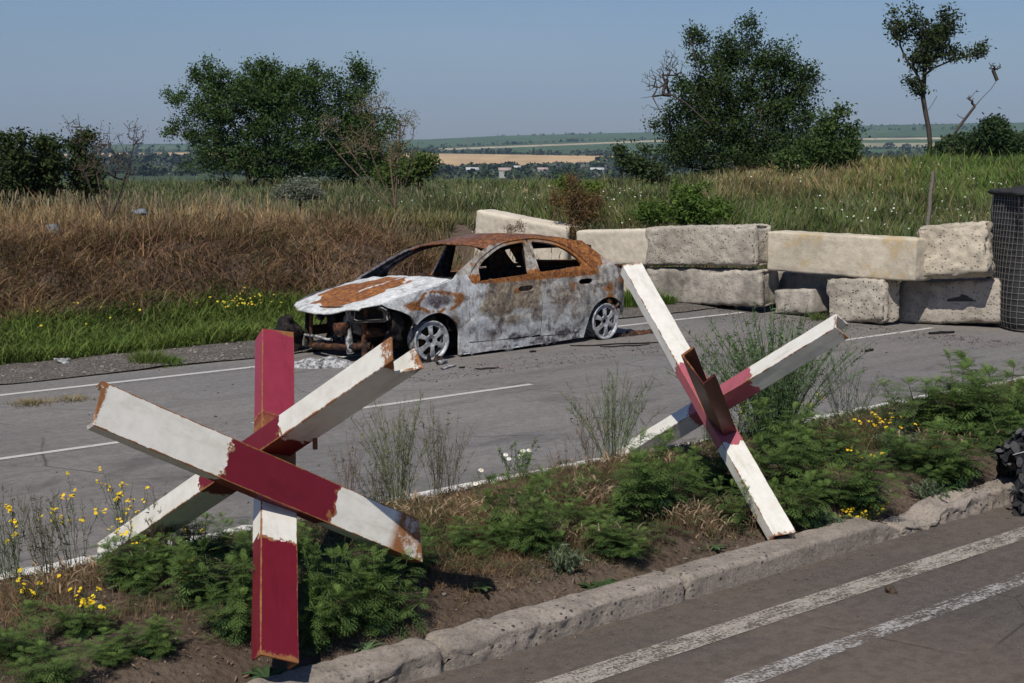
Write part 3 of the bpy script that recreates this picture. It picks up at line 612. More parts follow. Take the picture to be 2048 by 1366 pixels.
def resample(poly, d, closed=True):
    out = []; n = len(poly)
    for i in range(n if closed else n-1):
        a = np.array(poly[i]); b = np.array(poly[(i+1) % n]); m_ = max(1, int(np.hypot(*(b-a))/d))
        out += [tuple(a+(b-a)*j/m_) for j in range(m_)]
    if not closed: out.append(tuple(poly[-1]))
    return out
def spl(pts, n=8):                    # Catmull-Rom through the points
    P_ = [np.array(p, float) for p in pts]; P_ = [2*P_[0]-P_[1]]+P_+[2*P_[-1]-P_[-2]]; out = []
    for i in range(1, len(P_)-2):
        for j in range(n):
            t = j/n; a, b, c, d = P_[i-1:i+3]
            out.append(tuple(0.5*((2*b)+(-a+c)*t+(2*a-5*b+4*c-d)*t*t+(-a+3*b-3*c+d)*t**3)))
    out.append(tuple(P_[-2])); return out
def inside(pt, poly):
    x, y = pt; r = False; n = len(poly); j = n-1
    for i in range(n):
        xi, yi = poly[i]; xj, yj = poly[j]
        if (yi > y) != (yj > y) and x < (xj-xi)*(y-yi)/(yj-yi)+xi: r = not r
        j = i
    return r
def tri2d(outline, holes, sp):
    loops = [resample(outline, sp)]+[resample(h, sp) for h in holes]
    vs = []; es = []
    for lp in loops:
        n0 = len(vs); vs += [Vector(p) for p in lp]; es += [(n0+i, n0+(i+1) % len(lp)) for i in range(len(lp))]
    allp = np.array([tuple(v) for v in vs]); xs = allp[:, 0]; ys = allp[:, 1]
    for i, x in enumerate(np.arange(xs.min(), xs.max(), sp)):
        for y in np.arange(ys.min()+(i % 2)*sp/2, ys.max(), sp):
            if np.min((allp[:, 0]-x)**2+(allp[:, 1]-y)**2) < (sp*.55)**2: continue
            if inside((x, y), outline) and not any(inside((x, y), h) for h in holes): vs.append(Vector((x, y)))
    v, e, f, *_ = delaunay_2d_cdt(vs, es, [], 0, 1e-5)
    V = [tuple(p) for p in v]; F = []
    for t in f:
        c = (sum(V[i][0] for i in t)/3, sum(V[i][1] for i in t)/3)
        if inside(c, outline) and not any(inside(c, h) for h in holes): F.append(tuple(t))
    return V, F
def panel(name, outline, holes, mapf, paintf, parent, mats, th=0.012, sp=0.03, off=-1, split=35, label=None):
    V, F = tri2d(outline, holes, sp)
    X3 = [mapf(*p) for p in V]; X3 = [(a, b+.007*fbm(a*5, c*5, b, 3), c) for a, b, c in X3] if sp > .02 else X3; C = [paintf(*p) for p in V]
    o = npmesh(name, X3, np.array(F), mats, parent, C=np.array(C), smooth=True)
    md = o.modifiers.new('solid', 'SOLIDIFY'); md.thickness = th; md.offset = off; md.material_offset = 1 if len(mats) > 1 else 0; md.material_offset_rim = 0
    m2 = o.modifiers.new('split', 'EDGE_SPLIT'); m2.split_angle = math.radians(split)
    if label: o['label'] = label
    return o
mats = [M['burnt'], M['char']]
winF = spl([(.648, .934), (.808, 1.03), (1.009, 1.118), (1.199, 1.160), (1.405, 1.180)], 5)+[(1.425, 1.150), (1.335, .835), (.612, .80)]
winR = [(1.505, .845)]+[(1.530, 1.170)]+spl([(1.56, 1.178), (1.712, 1.163), (1.874, 1.128), (2.022, 1.062), (2.14, .97), (2.185, .90)], 4)+[(2.175, .862)]
topF = spl([(.455, .80), (.53, .905), (.66, 1.0), (.80, 1.075), (1.0, 1.155), (1.2, 1.196), (1.462, 1.214)], 5)
doorF = topF+[(1.478, .825), (1.508, .40), (1.509, .15), (.90, .145), (.484, .157), (.462, .45)]
topR = [(1.492, 1.215)]+spl([(1.56, 1.214), (1.72, 1.198), (1.89, 1.162), (2.05, 1.092), (2.18, .99), (2.318, .833)], 4)
doorR = topR+spl([(2.318, .833), (2.40, .73), (2.424, .64), (2.417, .567), (2.36, .50), (2.26, .435), (2.19, .34), (2.155, .253), (2.138, .108)], 3)[1:]+[(1.527, .135), (1.524, .40), (1.492, .825)]
handleF = [(1.17, .665), (1.20, .650), (1.35, .652), (1.385, .668), (1.385, .700), (1.35, .712), (1.20, .708), (1.168, .69)]
handleR = [(x+.93, z+.022) for x, z in handleF]
railT = spl([(.30, .875), (.45, .955), (.651, 1.055), (.858, 1.145), (1.218, 1.212), (1.498, 1.232), (1.904, 1.205), (2.188, 1.168), (2.333, 1.115), (2.449, 1.018), (2.589, .921), (2.74, .825)], 4)
frame_out = railT+spl([(2.74, .825), (2.88, .77), (3.0, .70), (3.05, .60), (3.06, .48)], 3)[1:]+[(3.0, .36), (2.90, .30)]+[(2.57+.315*math.cos(a), .20+.30*math.sin(a)) for a in np.radians(np.arange(12, 179, 9))]+[(2.20, .055), (1.3, .035), (.34, .03), (.34, .14)]+[(0.0+.345*math.cos(a), .19+.315*math.sin(a)) for a in np.radians(np.arange(12, 140, 9))]+[(-.33, .50), (-.441, .555), (-.56, .60), (-.611, .634)]+spl([(-.611, .637), (-.309, .725), (.0, .785), (.20, .829), (.30, .86)], 4)[1:-1]
gap = 0.006
def shrink(poly, d):
    c = np.array(poly); ctr = c.mean(0); return [tuple(p) for p in c]
cut = [(x-.004, z) if x < .5 else (x, z) for x, z in topF] # joint door opening of both doors
openD = topF[:-1]+[(1.462, 1.218)]+topR+doorR[len(topR):]
openD = [p for i, p in enumerate(openD) if p[0] < 1.45 or p[0] > 1.55 or p[1] > 1.0]+[(1.3, .128), (.478, .145), (.452, .45)]
for sgn, who in ((-1, 'near'), (1, 'far')):
    mp = lambda x, z, s_=sgn: BM(x, s_*SW(x, z), z)
    mpd = lambda x, z, s_=sgn: BM(x, s_*(SW(x, z)+.004-.012*s1(.84, .86, z)), z)
    o_ = 1 if sgn < 0 else -1
    if sgn < 0: pf = side_paint
    else: pf = lambda x, z: (lambda r: (min(1, r[0]*.6), max(.8, r[1]), r[2]))(side_paint(x*.97, z))
    nm = panel('side_panel', frame_out, [openD], mp, pf, car, mats, 0.035, 0.03, o_)
    fd = panel('front_door', doorF, [winF, handleF], mpd, pf, car, mats, 0.03, 0.03, o_)
    rd = panel('rear_door', doorR, [winR, handleR], mpd, pf, car, mats, 0.03, 0.03, o_)
    # mirror triangle
    V = [mpd(.47, .80), mpd(.62, .80), mpd(.655, .94), mpd(.56, .90)]
    npmesh('mirror_mount', V, np.array([(0, 1, 2, 3)]), M['charrust'], fd)
# roof
def railz(x): r = railT; return float(np.interp(x, [p[0] for p in r], [p[1] for p in r]))
nx, ny = 60, 26; V = []; C = []
for i in range(nx):
    for j in range(ny):
        v = j/(ny-1)*2-1; x0 = 0.865-0.085*(1-v*v); x1 = 2.34+0.03*(1-v*v); x = x0+(x1-x0)*i/(nx-1)
        zr = railz(max(.87, x)) ; yr = SW(x, zr)+.002; z = zr+.072*(1-abs(v)**2.4) - .02*s1(2.2, 2.37, x)
        z += 0.010*fbm(x*2.2, v*2, 5, 3)
        V.append(BM(x, v*yr, z)); C.append((.82-.30*blob(x, v, 1.15, .1, .35, .5), .62*s1(2.1, 1.0, x), .3))
o = npmesh('roof', V, grid_faces(nx, ny), [M['roof'], M['char']], car, C=np.array(C), smooth=True)
md = o.modifiers.new('solid', 'SOLIDIFY'); md.thickness = .022; md.offset = -1; md.material_offset = 1
# tailgate with its window opening
def tgmap(u, v):       # u across -1..1, v 0 top .. 1 bottom
    x = np.interp(v, [0, .45, .52, .9, 1], [2.345, 2.70, 2.86, 3.02, 3.0]); z = np.interp(v, [0, .45, .52, .9, 1], [1.15, .86, .80, .42, .33])
    x = x+.05*(1-u*u)*(1 if v < .5 else 1.4); return BM(float(x), u*(SW(float(x)*.98, float(z))-.035), float(z)+.02*(1-u*u)*(v < .45))
hole = [(.80*math.copysign(abs(math.cos(a))**.6, math.cos(a)), .235+.155*math.copysign(abs(math.sin(a))**.7, math.sin(a))) for a in np.linspace(0, 2*math.pi, 28, endpoint=False)]
o = panel('tailgate', [(-1, 0), (1, 0), (1, 1), (-1, 1)], [hole], tgmap, lambda u, v: (.8 if v < .5 else .4, .7, .2), car, [M['burnt'], M['char']], .025, .06, -1)
V = [BM(2.33+.26*f, y*(1-.06*f), 1.165-.05*f-.03*(y*1.6)**2*.3+dz) for dz in (0, -.03) for f in (0, .5, 1) for y in np.linspace(-.62, .62, 9)]
F = [(L*27+i*9+j, L*27+i*9+j+1, L*27+i*9+j+10, L*27+i*9+j+9) for L in (0, 1) for i in range(2) for j in range(8)]+[(18+j, 19+j, 46+j, 45+j) for j in range(8)]+[(i*9, i*9+9, i*9+36, i*9+27) for i in range(2)]+[(i*9+8, i*9+17, i*9+44, i*9+35) for i in range(2)]
npmesh('roof_spoiler', V, np.array(F), M['char'], car)
# hood
fe_y = [-.70, -.5, -.3, 0, .3, .5, .66]; fe_x = [-.795, -.845, -.875, -.895, -.875, -.83, -.72]; fe_z = [.612, .585, .578, .575, .574, .58, .60]
nx, ny = 46, 40; V = []; C = []
for i in range(nx):
    u = i/(nx-1)
    for j in range(ny):
        v = j/(ny-1)*2-1
        xr = .245-.03*(1-v*v); yr_ = .70*v; zr = .832+.012*(1-v*v)
        yf = .68*v; xf = float(np.interp(yf, fe_y, fe_x)); zf = float(np.interp(yf, fe_y, fe_z))
        x = xr+(xf-xr)*u; seam_y = float(np.interp(x, [-.80, -.611, -.309, 0, .26], [.670, .772, .843, .852, .838])); y = v*seam_y*.995
        seam_z = float(np.interp(x, [-.80, -.611, -.309, 0, .201, .3], [.615, .637, .725, .785, .829, .85]))
        z = seam_z+.050*(1-abs(v)**2.2)*(1-u**3)-.03*(u**6)*(1-v*v)+.006*math.exp(-((abs(v)-.62)/.07)**2)
        if u > .93: z -= .03*((u-.93)/.07)**2
        z += .020*fbm(x*2.8, y*2.8, 1.7, 4)
        if v < -.95: z = seam_z+.004
        V.append(BM(x, y, z+.004))
        xq = x+.10*fbm(x*4, y*4, 2, 4); yq = y+.10*fbm(x*4, y*4, 8, 4); dq = ((xq+.30)/.47)**2+((yq-.06)/.50)**2; r = .98*s1(1.12, .92, dq)
        r *= 1-.98*math.exp(-(((yq+.10+.15*xq)/.03)**2))*s1(-.45, -.25, xq); r = max(r, .9*blob(xq, yq, -.02, -.42, .14, .06))
        C.append((max(r, .75*blob(x, y, -.82, .55, .06, .12)), .45*blob(x, y, -.66, .52, .1, .12)+.25*blob(x, y, -.7, -.2, .1, .5), .18))
o = npmesh('hood', V, grid_faces(nx, ny)[:, ::-1], [M['hood'], M['char']], car, C=np.array(C), smooth=True); o['label'] = 'whitish hood with a large orange rust patch'
md = o.modifiers.new('solid', 'SOLIDIFY'); md.thickness = .016; md.offset = -1; md.material_offset = 1
# helpers for burnt lumps and bars in car space
def bar(name, pts, r, m, parent=car, n=7, roll=True):
    V, F = tube_np([BM(*p) if roll else p for p in pts], r, n); return npmesh(name, V, F, m, parent, smooth=True)
def boxl(name, c, s, m, parent=car, amp=.01, seg=8, rot=(0, 0, 0), roll=True, rnd=.25, fr=6.0):
    bm = bmesh.new(); bmesh.ops.create_cube(bm, size=1); bmesh.ops.subdivide_edges(bm, edges=bm.edges[:], cuts=seg, use_grid_fill=True)
    R = Matrix.Rotation(rot[2], 3, 'Z') @ Matrix.Rotation(rot[1], 3, 'Y') @ Matrix.Rotation(rot[0], 3, 'X')
    for v in bm.verts:
        p = v.co.copy()*2; q = p.normalized()*min(1.25, p.length); p = p.lerp(q, rnd)*.5
        p = Vector((p.x*s[0], p.y*s[1], p.z*s[2])); w_ = R @ p + Vector(c); nn = p.normalized()
        w_ += nn*amp*fbm(w_.x*fr, w_.y*fr, w_.z*fr, 4)*2
        v.co = Vector(BM(*w_)) if roll else w_
    return frombm(name, bm, m, parent, smooth=True)
# underbody, bulkheads, arch liners
boxl('floor_pan', (1.3, 0, .13), (2.3, 1.5, .05), M['char'], amp=.004)
boxl('bulkhead', (.30, 0, .46), (.05, 1.45, .60), M['char'], amp=.01)
boxl('rear_floor', (2.62, 0, .33), (.75, 1.0, .10), M['char'], amp=.01)
boxl('rear_bumper_remains', (2.98, 0, .36), (.10, 1.15, .26), M['charrust'], amp=.03)
# cowl below the windscreen opening
V = []; C = []
for i in range(6):
    for j in range(20):
        v = j/19*2-1; V.append(BM(.23+.035*i, v*.80, .80+.004*i+.02*(1-v*v))); C.append((.5, .9, .1))
o = npmesh('cowl', V, grid_faces(6, 20)[:, ::-1], [M['char']], car); md = o.modifiers.new('solid', 'SOLIDIFY'); md.thickness = .03
# dashboard beam, steering wheel and column
boxl('dashboard', (.60, 0, .66), (.30, 1.40, .22), M['char'], amp=.03)
th_ = np.linspace(0, 2*np.pi, 28, endpoint=False); R_ = Matrix.Rotation(math.radians(-62), 3, 'Y')
pts = [tuple(Vector((.86, -.36, .76))+R_ @ Vector((.17*math.cos(a), .17*math.sin(a), 0))) for a in th_]
V, F = tube_np([BM(*p) for p in pts], .011, 6, True); sw = npmesh('steering_wheel', V, F, M['char'], car, smooth=True)
bar('spoke', [pts[0], pts[14]], .01, M['char'], sw); bar('column', [(.86, -.36, .76), (.55, -.36, .62)], .03, M['char'], sw)
for y in (-.36, .36):
    st = empty('front_seat', (0, 0, 0)); st.parent = car
    bpts = [(1.52, y-.2, .33), (1.60, y-.21, .70), (1.66, y-.16, .93), (1.66, y+.16, .93), (1.60, y+.21, .70), (1.52, y+.2, .33)]
    bar('backrest_frame', bpts, .022, M['char'], st)
    boxl('springs', (1.575, y, .62), (.05, .40, .50), M['char'], st, amp=.02, rot=(0, .2, 0))
    boxl('seat_pan', (1.30, y, .34), (.48, .44, .10), M['char'], st, amp=.02)
    boxl('headrest', (1.69, y, 1.00), (.05, .22, .12), M['char'], st, amp=.02)
boxl('rear_bench', (2.28, 0, .62), (.12, 1.25, .46), M['char'], amp=.02, rot=(0, .25, 0))
boxl('parcel_shelf_bar', (2.42, 0, .85), (.10, 1.28, .035), M['char'], amp=.01)
bar('belt_loop', [(1.50, -.55, 1.10), (1.62, -.50, .85), (1.72, -.52, .60), (1.7, -.6, .35)], .012, M['char'])
for y in (-.62, .62): bar('door_pillar_inner', [(1.47, y*1.2, .15), (1.47, y*1.22, .80), (1.47, y, 1.20)], .045, M['char'])
# engine bay and bare nose
eb = M['charrust']
for y in (-.56, .56):
    bar('inner_rail', [(.28, y, .36), (-.30, y*.98, .34), (-.66, y*.92, .34)], .055, eb)
    boxl('strut_tower', (-.02, y*1.05, .50), (.32, .26, .42), M['char'], amp=.02)
boxl('engine_block', (-.12, -.02, .42), (.44, .62, .34), M['char'], amp=.05, seg=10, fr=7)
boxl('cylinder_head', (-.14, 0, .62), (.26, .48, .10), eb, amp=.03)
boxl('melted_intake', (-.52, -.16, .47), (.16, .17, .32), M['ash'], amp=.03, rnd=.8)
boxl('battery_remains', (-.46, .26, .42), (.18, .22, .20), M['char'], amp=.04)
sup = bar('radiator_support', [(-.64, -.60, .60), (-.74, -.35, .60), (-.78, 0, .60), (-.74, .35, .60), (-.62, .60, .60)], .022, eb)
bar('lower_cross_member', [(-.60, -.56, .20), (-.72, -.3, .19), (-.75, 0, .19), (-.72, .3, .18), (-.6, .56, .20)], .038, eb)
bar('bent_strip', [(-.72, .50, .295), (-.76, .2, .290), (-.78, -.02, .265), (-.78, -.10, .27)], .014, M['ash'])
bar('upright', [(-.73, .36, .16), (-.735, .345, .60)], .022, eb); bar('upright', [(-.70, .50, .16), (-.66, .52, .60)], .026, M['char'])
bar('upright', [(-.70, -.33, .12), (-.72, -.31, .40), (-.70, -.33, .60)], .042, M['ash']); bar('upright', [(-.64, -.50, .10), (-.63, -.49, .42), (-.62, -.52, .58)], .035, eb)
boxl('crash_box', (-.75, -.27, .38), (.13, .15, .13), eb, amp=.012, rnd=.1)
for i in range(7):
    y = -.5+.16*i; bar('burnt_hose', [(-.35-.05*(i % 3), y, .62-.05*(i % 2)), (-.52, y+.06*math.sin(i), .45), (-.60+.08*(i % 2), y+.03, .30), (-.66, y+.1*math.cos(i*2), .20)], .009+.004*(i % 3), M['char'])
# fender liner debris ahead of the wheel
boxl('wheel_liner_remains', (-.42, -.72, .38), (.14, .12, .34), M['char'], amp=.05)
boxl('wheel_liner_remains', (0.02, -.50, .40), (.66, .10, .55), M['char'], amp=.02)
boxl('wheel_liner_remains', (2.57, -.50, .38), (.66, .10, .45), M['char'], amp=.02)
# headlight: ring-shaped housing with hollow
def hlmap(u, v, d=0):      # u 0..1 from outer rear to inner front, v 0..1 bottom to top
    x = -.565-.215*u**1.2+d*.8; y = -(.83-.37*u**1.0)+d*.5; z = .455+.155*v+.02*u*0-.005*u; return BM(x, y, z+.015*v*(1-u))
ring = [(0.02, .1), (.15, -.02), (.9, .0), (1, .12), (.98, .85), (.85, .98), (.3, 1.02), (.08, .78)]
inn = [(.10, .26), (.20, .17), (.84, .17), (.91, .28), (.89, .76), (.80, .86), (.33, .88), (.15, .68)]
hl = panel('headlight_housing', ring, [inn], lambda u, v: hlmap(u, v), lambda u, v: (.35, .45, .3), car, [M['burnt'], M['char']], .03, .12, -1)
npmesh('reflector_bowl', [hlmap(u, v, .05+.05*math.sin(u*3.1)*math.sin(v*3.1)) for u in np.linspace(.02, 1, 8) for v in np.linspace(0.02, 1, 8)], grid_faces(8, 8), M['char'], hl, smooth=True)
# right headlight side is gone: dark melted mass
boxl('melted_bumper_end', (-.86, .66, .28), (.22, .24, .46), M['char'], amp=.07, seg=12, rnd=.8, fr=5)
# wheels
def wheel(cx, cy, sgn, steer, label):
    w = empty('wheel', (cx, cy, .214), 0); w.parent = car; w.rotation_euler = (0, 0, steer); w['label'] = label
    # rim barrel and lip (axis along y, outer face at y = sgn*..)
    prof = [(.205, .075), (.214, .068), (.211, .050), (.192, .040), (.180, .0), (.178, -.05), (.196, -.075), (.212, -.085), (.208, -.092), (.190, -.085), (.165, -.05), (.165, .03), (.182, .055), (.196, .071)]
    n = 48; V = [(r*math.cos(2*math.pi*i/n), sgn*d, r*math.sin(2*math.pi*i/n)) for r, d in prof for i in range(n)]; m_ = len(prof)
    F = [(q*n+i, q*n+(i+1) % n, ((q+1) % m_)*n+(i+1) % n, ((q+1) % m_)*n+i) for q in range(m_) for i in range(n)]
    npmesh('rim_barrel', V, np.array(F), M['alloy'], w, smooth=True)
    holes = []
    for q in range(6):
        a0 = 2*math.pi*q/6+.1; hh = []
        for r, da in ((.070, .20), (.095, .31), (.145, .34), (.163, .26), (.163, -.26), (.145, -.34), (.095, -.31), (.070, -.20)): hh.append((r*math.cos(a0+da), r*math.sin(a0+da)))
        holes.append(hh)
    out = [(.186*math.cos(a), .186*math.sin(a)) for a in np.linspace(0, 2*math.pi, 56, endpoint=False)]
    ctr = [(.030*math.cos(a), .030*math.sin(a)) for a in np.linspace(0, 2*math.pi, 14, endpoint=False)]
    fm = lambda x, z: (x, sgn*(.030+.022*math.sin(min(1, math.hypot(x, z)/.186)*math.pi)*.9-.012*(math.hypot(x, z) < .055)), z)
    panel('rim_spokes', out, holes+[ctr], fm, lambda x, z: (0, 0, 0), w, [M['alloy']], .018, .014, 1 if sgn < 0 else -1, 40)
    bm = bmesh.new()
    for q in range(4):
        a = math.pi/4+q*math.pi/2; bmesh.ops.create_cone(bm, cap_ends=True, segments=6, radius1=.011, radius2=.011, depth=.03, matrix=Matrix.Translation((.048*math.cos(a), sgn*.035, .048*math.sin(a))) @ Matrix.Rotation(math.pi/2, 4, 'X'))
    bmesh.ops.create_cone(bm, cap_ends=True, segments=20, radius1=.055, radius2=.05, depth=.05, matrix=Matrix.Translation((0, sgn*.0, 0)) @ Matrix.Rotation(math.pi/2, 4, 'X'))
    frombm('hub', bm, M['char'], w)
    bm = bmesh.new(); bmesh.ops.create_cone(bm, cap_ends=True, segments=28, radius1=.125, radius2=.125, depth=.02, matrix=Matrix.Translation((0, sgn*-.03, 0)) @ Matrix.Rotation(math.pi/2, 4, 'X')); frombm('brake_disc', bm, M['charrust'], w)
    bar('tyre_wire_remains', [(.218*math.cos(a)+.006*math.sin(a*9), sgn*(-.02+.05*math.sin(a*5)), max(-.205, .219*math.sin(a))) for a in np.linspace(0, 6.2, 60)], .006, M['char'], w, 4, roll=False)
    return w
wheel(-.03, -.80, -1, math.radians(-6), 'front wheel, bare scorched alloy rim'); wheel(2.545, -.81, -1, 0, 'rear wheel, bare scorched alloy rim')
w = wheel(0, .76, 1, math.radians(-6), 'far front wheel'); w = wheel(2.545, .76, 1, 0, 'far rear wheel')

def car_w(x, y, z): return Vector((CARO.x+x*math.cos(CARA)-y*math.sin(CARA), CARO.y+x*math.sin(CARA)+y*math.cos(CARA), z))
# what fell off the wreck: heap of ash, rust crumbs, scraps, sticks
def heap(name, c, rx, ry, h, m, rz=0, amp=.5, seed=0, n=44, fr=9):
    V = []
    for i in range(n):
        for j in range(n):
            u = i/(n-1)*2-1; v = j/(n-1)*2-1; r = math.hypot(u, v); e = max(0, 1-r**2)**.6
            q = fbm(u*rx*fr+seed, v*ry*fr, seed, 5); rr = 1+.25*fbm(math.atan2(v, u)*1.3, seed, 2, 3)
            V.append((u*rx*rr, v*ry*rr, h*e*(.75+amp*q*1.6)-.006*(r > .98)-.004))
    o = npmesh(name, V, grid_faces(n, n), m, smooth=True); o.location = c; o.rotation_euler = (0, 0, rz); return o
o = heap('ash_heap', G(648, 733), .36, .13, .12, M['ash'], .12, .22, 3, 70, 5); tag(o, 'pale grey heap of melted ash on the asphalt below the car nose', 'ash heap')
o = heap('burnt_crumbs', G(1262, 668), .75, .16, .02, M['charrust'], .62, 1.5, 5, 50, 16); tag(o, 'flat streak of reddish rust crumbs behind the rear wheel', 'debris')
o = heap('burnt_crumbs', G(862, 722), .22, .09, .05, M['char'], .7, 1.2, 8, 30, 18); tag(o, 'small heap of charred crumbs under the front wheel', 'debris')
o = heap('burnt_crumbs', G(990, 703), .55, .07, .03, M['char'], .72, 1.6, 9, 50, 20); tag(o, 'low line of charred crumbs under the car doors', 'debris')
def stick(label, a, b, r, m, z=.012, cat='scrap'):
    A = G(*a, z); B = G(*b, z); pts = [tuple(A.lerp(B, q/4)+Vector((0, .008*math.sin(q*2+a[0]), .004*math.cos(q*3)))) for q in range(5)]
    V, F = tube_np(pts, [r*.7, r, r*.9, r, r*.6], 6); o = npmesh('scrap_piece', V, F, m); tag(o, label, cat, 'scraps fallen from the burnt car'); return o
stick('thick grey charred tube lying right of the front wheel', (874, 727), (893, 722), .028, M['ash'], .02); stick('thin grey rod in front of the thick charred tube', (883, 738), (911, 730), .016, M['ash'])
stick('short dark rod right of the thin grey rod', (918, 735), (930, 734), .01, M['char']); stick('thin rusty orange strip on the asphalt below the doors', (950, 738), (998, 735), .010, M['charrust'])
stick('long dark wire on the asphalt behind the car', (1140, 692), (1330, 684), .009, M['char']); stick('dark wire reaching from the rear wheel towards the wall', (1200, 694), (1300, 689), .008, M['char'])
stick('small dark scrap in the middle of the dashed line lane', (1060, 703), (1072, 702), .012, M['char']); stick('broad dark scrap near the mesh basket', (1858, 667), (1908, 664), .022, M['char'])
stick('small dark scrap between the right hedgehog and the wall', (1732, 702), (1746, 699), .018, M['char']); stick('pale scrap with rust under the rear of the car', (1228, 668), (1250, 665), .02, M['ash'])
# ---------------------------------------------------------------- grass
def blades(pos, h, w, lean, bend, C0, C1, seg=3, az=None):
    """vectorised curved blades; pos (n,3); lean = azimuth of bending; returns V, quads, tris, C"""
    n = len(pos); fa = rng.random(n)*2*np.pi if az is None else az
    side = np.stack([np.cos(fa), np.sin(fa), np.zeros(n)], 1)*w[:, None]*0.5
    ld = np.stack([np.cos(lean), np.sin(lean), np.zeros(n)], 1)
    V = np.zeros((n, 2*seg+1, 3)); C = np.zeros((n, 2*seg+1, 3))
    for k_ in range(seg+1):
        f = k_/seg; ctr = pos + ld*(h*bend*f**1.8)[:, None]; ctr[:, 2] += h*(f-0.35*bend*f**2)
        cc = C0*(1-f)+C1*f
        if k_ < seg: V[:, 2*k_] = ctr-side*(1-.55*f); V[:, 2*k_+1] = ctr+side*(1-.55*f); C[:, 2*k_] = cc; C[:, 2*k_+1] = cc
        else: V[:, 2*seg] = ctr; C[:, 2*seg] = cc
    b = np.arange(n)[:, None]*(2*seg+1)
    Q = np.concatenate([b+np.array([[2*k_, 2*k_+1, 2*k_+3, 2*k_+2]]) for k_ in range(seg-1)]) if seg > 1 else np.zeros((0, 4), int)
    T = b+np.array([[2*seg-2, 2*seg-1, 2*seg]])
    return V.reshape(-1, 3), Q, T, C.reshape(-1, 3)
def vary(c, n, a=0.25): return np.clip(np.asarray(c)[None, :]*(1+a*(rng.random((n, 1))*2-1))*(1+.08*(rng.random((n, 3))*2-1)), 0, 1)
class GAcc:
    def __init__(s): s.V = []; s.Q = []; s.T = []; s.C = []; s.n = 0
    def add(s, V, Q, T, C):
        s.V.append(V); s.Q.append(Q+s.n); s.T.append(T+s.n); s.C.append(C); s.n += len(V)
    def build(s, name, m, label, cat):
        o = npmesh(name, np.concatenate(s.V), [np.concatenate(s.T), np.concatenate(s.Q)], m, C=np.concatenate(s.C)); tag(o, label, cat, kind='stuff'); return o
def pmix(*cw):
    tot = sum(w for _, w in cw); return sum(np.asarray(c)[None, :]*(w/tot)[:, None] for c, w in cw)
STRAW = (0.40, 0.265, 0.135); BROWN = (0.175, 0.100, 0.052); DKBR = (0.070, 0.036, 0.020); GREEN = (0.075, 0.125, 0.028); OLIVE = (0.14, 0.145, 0.055); BRIGHT = (0.12, 0.195, 0.030); GREYG = (0.16, 0.17, 0.11); PALEG = (0.24, 0.23, 0.12)
def field(N, r0, r1, azlim=24.5):
    a = np.radians((rng.random(N)*2-1)*azlim); r = r0+(r1-r0)*rng.random(N)**1.15
    x = r*np.sin(a); y = r*np.cos(a); s = x*UX+y*UY; t = -x*UY+y*UX
    keep = ((t > 14.25+.25*vfbm(s*1.3, s*0+2, 3)) & (s < 12.9+1.7*(t < 15.0))) | ((s > 16.35) & (t < 16.2)) | (s > 17.3) | ((s < 17.5) & (t > 15.0) & (x/y < -.037-.012*vfbm(x*2, y*2, 3)))
    return x[keep], y[keep], s[keep], t[keep]
G1 = GAcc(); G2 = GAcc(); G3 = GAcc()
x, y, s, t = field(330000, 12.5, 56)
n = len(x); a_ = x/y; zz = land(x, y); r = np.hypot(x, y)
n1 = vfbm(x*.55, y*.55, 4); n2 = vfbm(x*1.9+7, y*1.9, 3); n3 = vfbm(x*.25+3, y*.3, 3)
bankk = smooth01(14.2, 17.2, t)*(1-smooth01(16.2, 17, s)); onbank = (s < 16.3) & (t < 18.4)
strip = (s < 16.3)*(1-smooth01(14.95, 15.7, t+.6*n1))
leftw = 1-smooth01(-0.07, 0.04, a_+.04*n1)
far_right = smooth01(.20, .33, a_+.05*n1)*smooth01(24, 33, y)
straw_w = np.where(onbank, .22+1.0*smooth01(16.6, 17.8, t)+1.5*n2, np.clip(.45*leftw*smooth01(26, 20, y)+1.4*smooth01(-.08, -.2, a_)*smooth01(27, 21, y)+.8*np.clip(n1-.05, 0, 1)+.45*smooth01(-.02, -.10, a_)*smooth01(23, 19, y), 0, 2))
straw_w = straw_w + (~onbank)*1.6*smooth01(.12, .17, a_)*(1-smooth01(.24, .30, a_))*smooth01(27, 31, y)*(1-smooth01(40, 46, y))
brown_w = np.where(onbank, 1.15-.6*smooth01(16.6, 17.6, t)+.6*n1, .10)
dk_w = np.where(onbank, .75-1.6*n2*(t < 17), .05)
green_w = np.where(onbank, 5.5*strip+.10+.5*(n3 > .2), .85+1.0*np.clip(-n1+.1, 0, 1))
olive_w = np.where(onbank, .15+.8*strip, .7)
bright_w = np.where(onbank, 5.0*strip*np.clip(.6+n2, 0, 1), .12+2.2*far_right+.35*smooth01(17.5, 16.4, s+0*t)*(s > 16.3))
grey_w = np.where(onbank, .05, .35+.9*leftw*smooth01(24, 30, y)+.3*n3)
lp = (~onbank)*smooth01(-.015, -.06, a_+.02*n1)*smooth01(31, 24, y+2*n1); straw_w = straw_w+1.6*lp; brown_w = brown_w+1.3*lp; dk_w = dk_w+.5*lp; green_w = green_w*(1-.75*lp); bright_w = bright_w*(1-.8*lp); grey_w = grey_w*(1-.5*lp)
P_ = [np.clip(w_, 0.0, None) for w_ in (straw_w, brown_w, dk_w, green_w, olive_w, bright_w, grey_w)]
cols = np.array([STRAW, BROWN, DKBR, GREEN, OLIVE, BRIGHT, GREYG]); Wt = np.stack(P_, 1); Wt /= Wt.sum(1, keepdims=True)
cum = Wt.cumsum(1); pick = (rng.random(n)[:, None] > cum).sum(1).clip(0, 6)
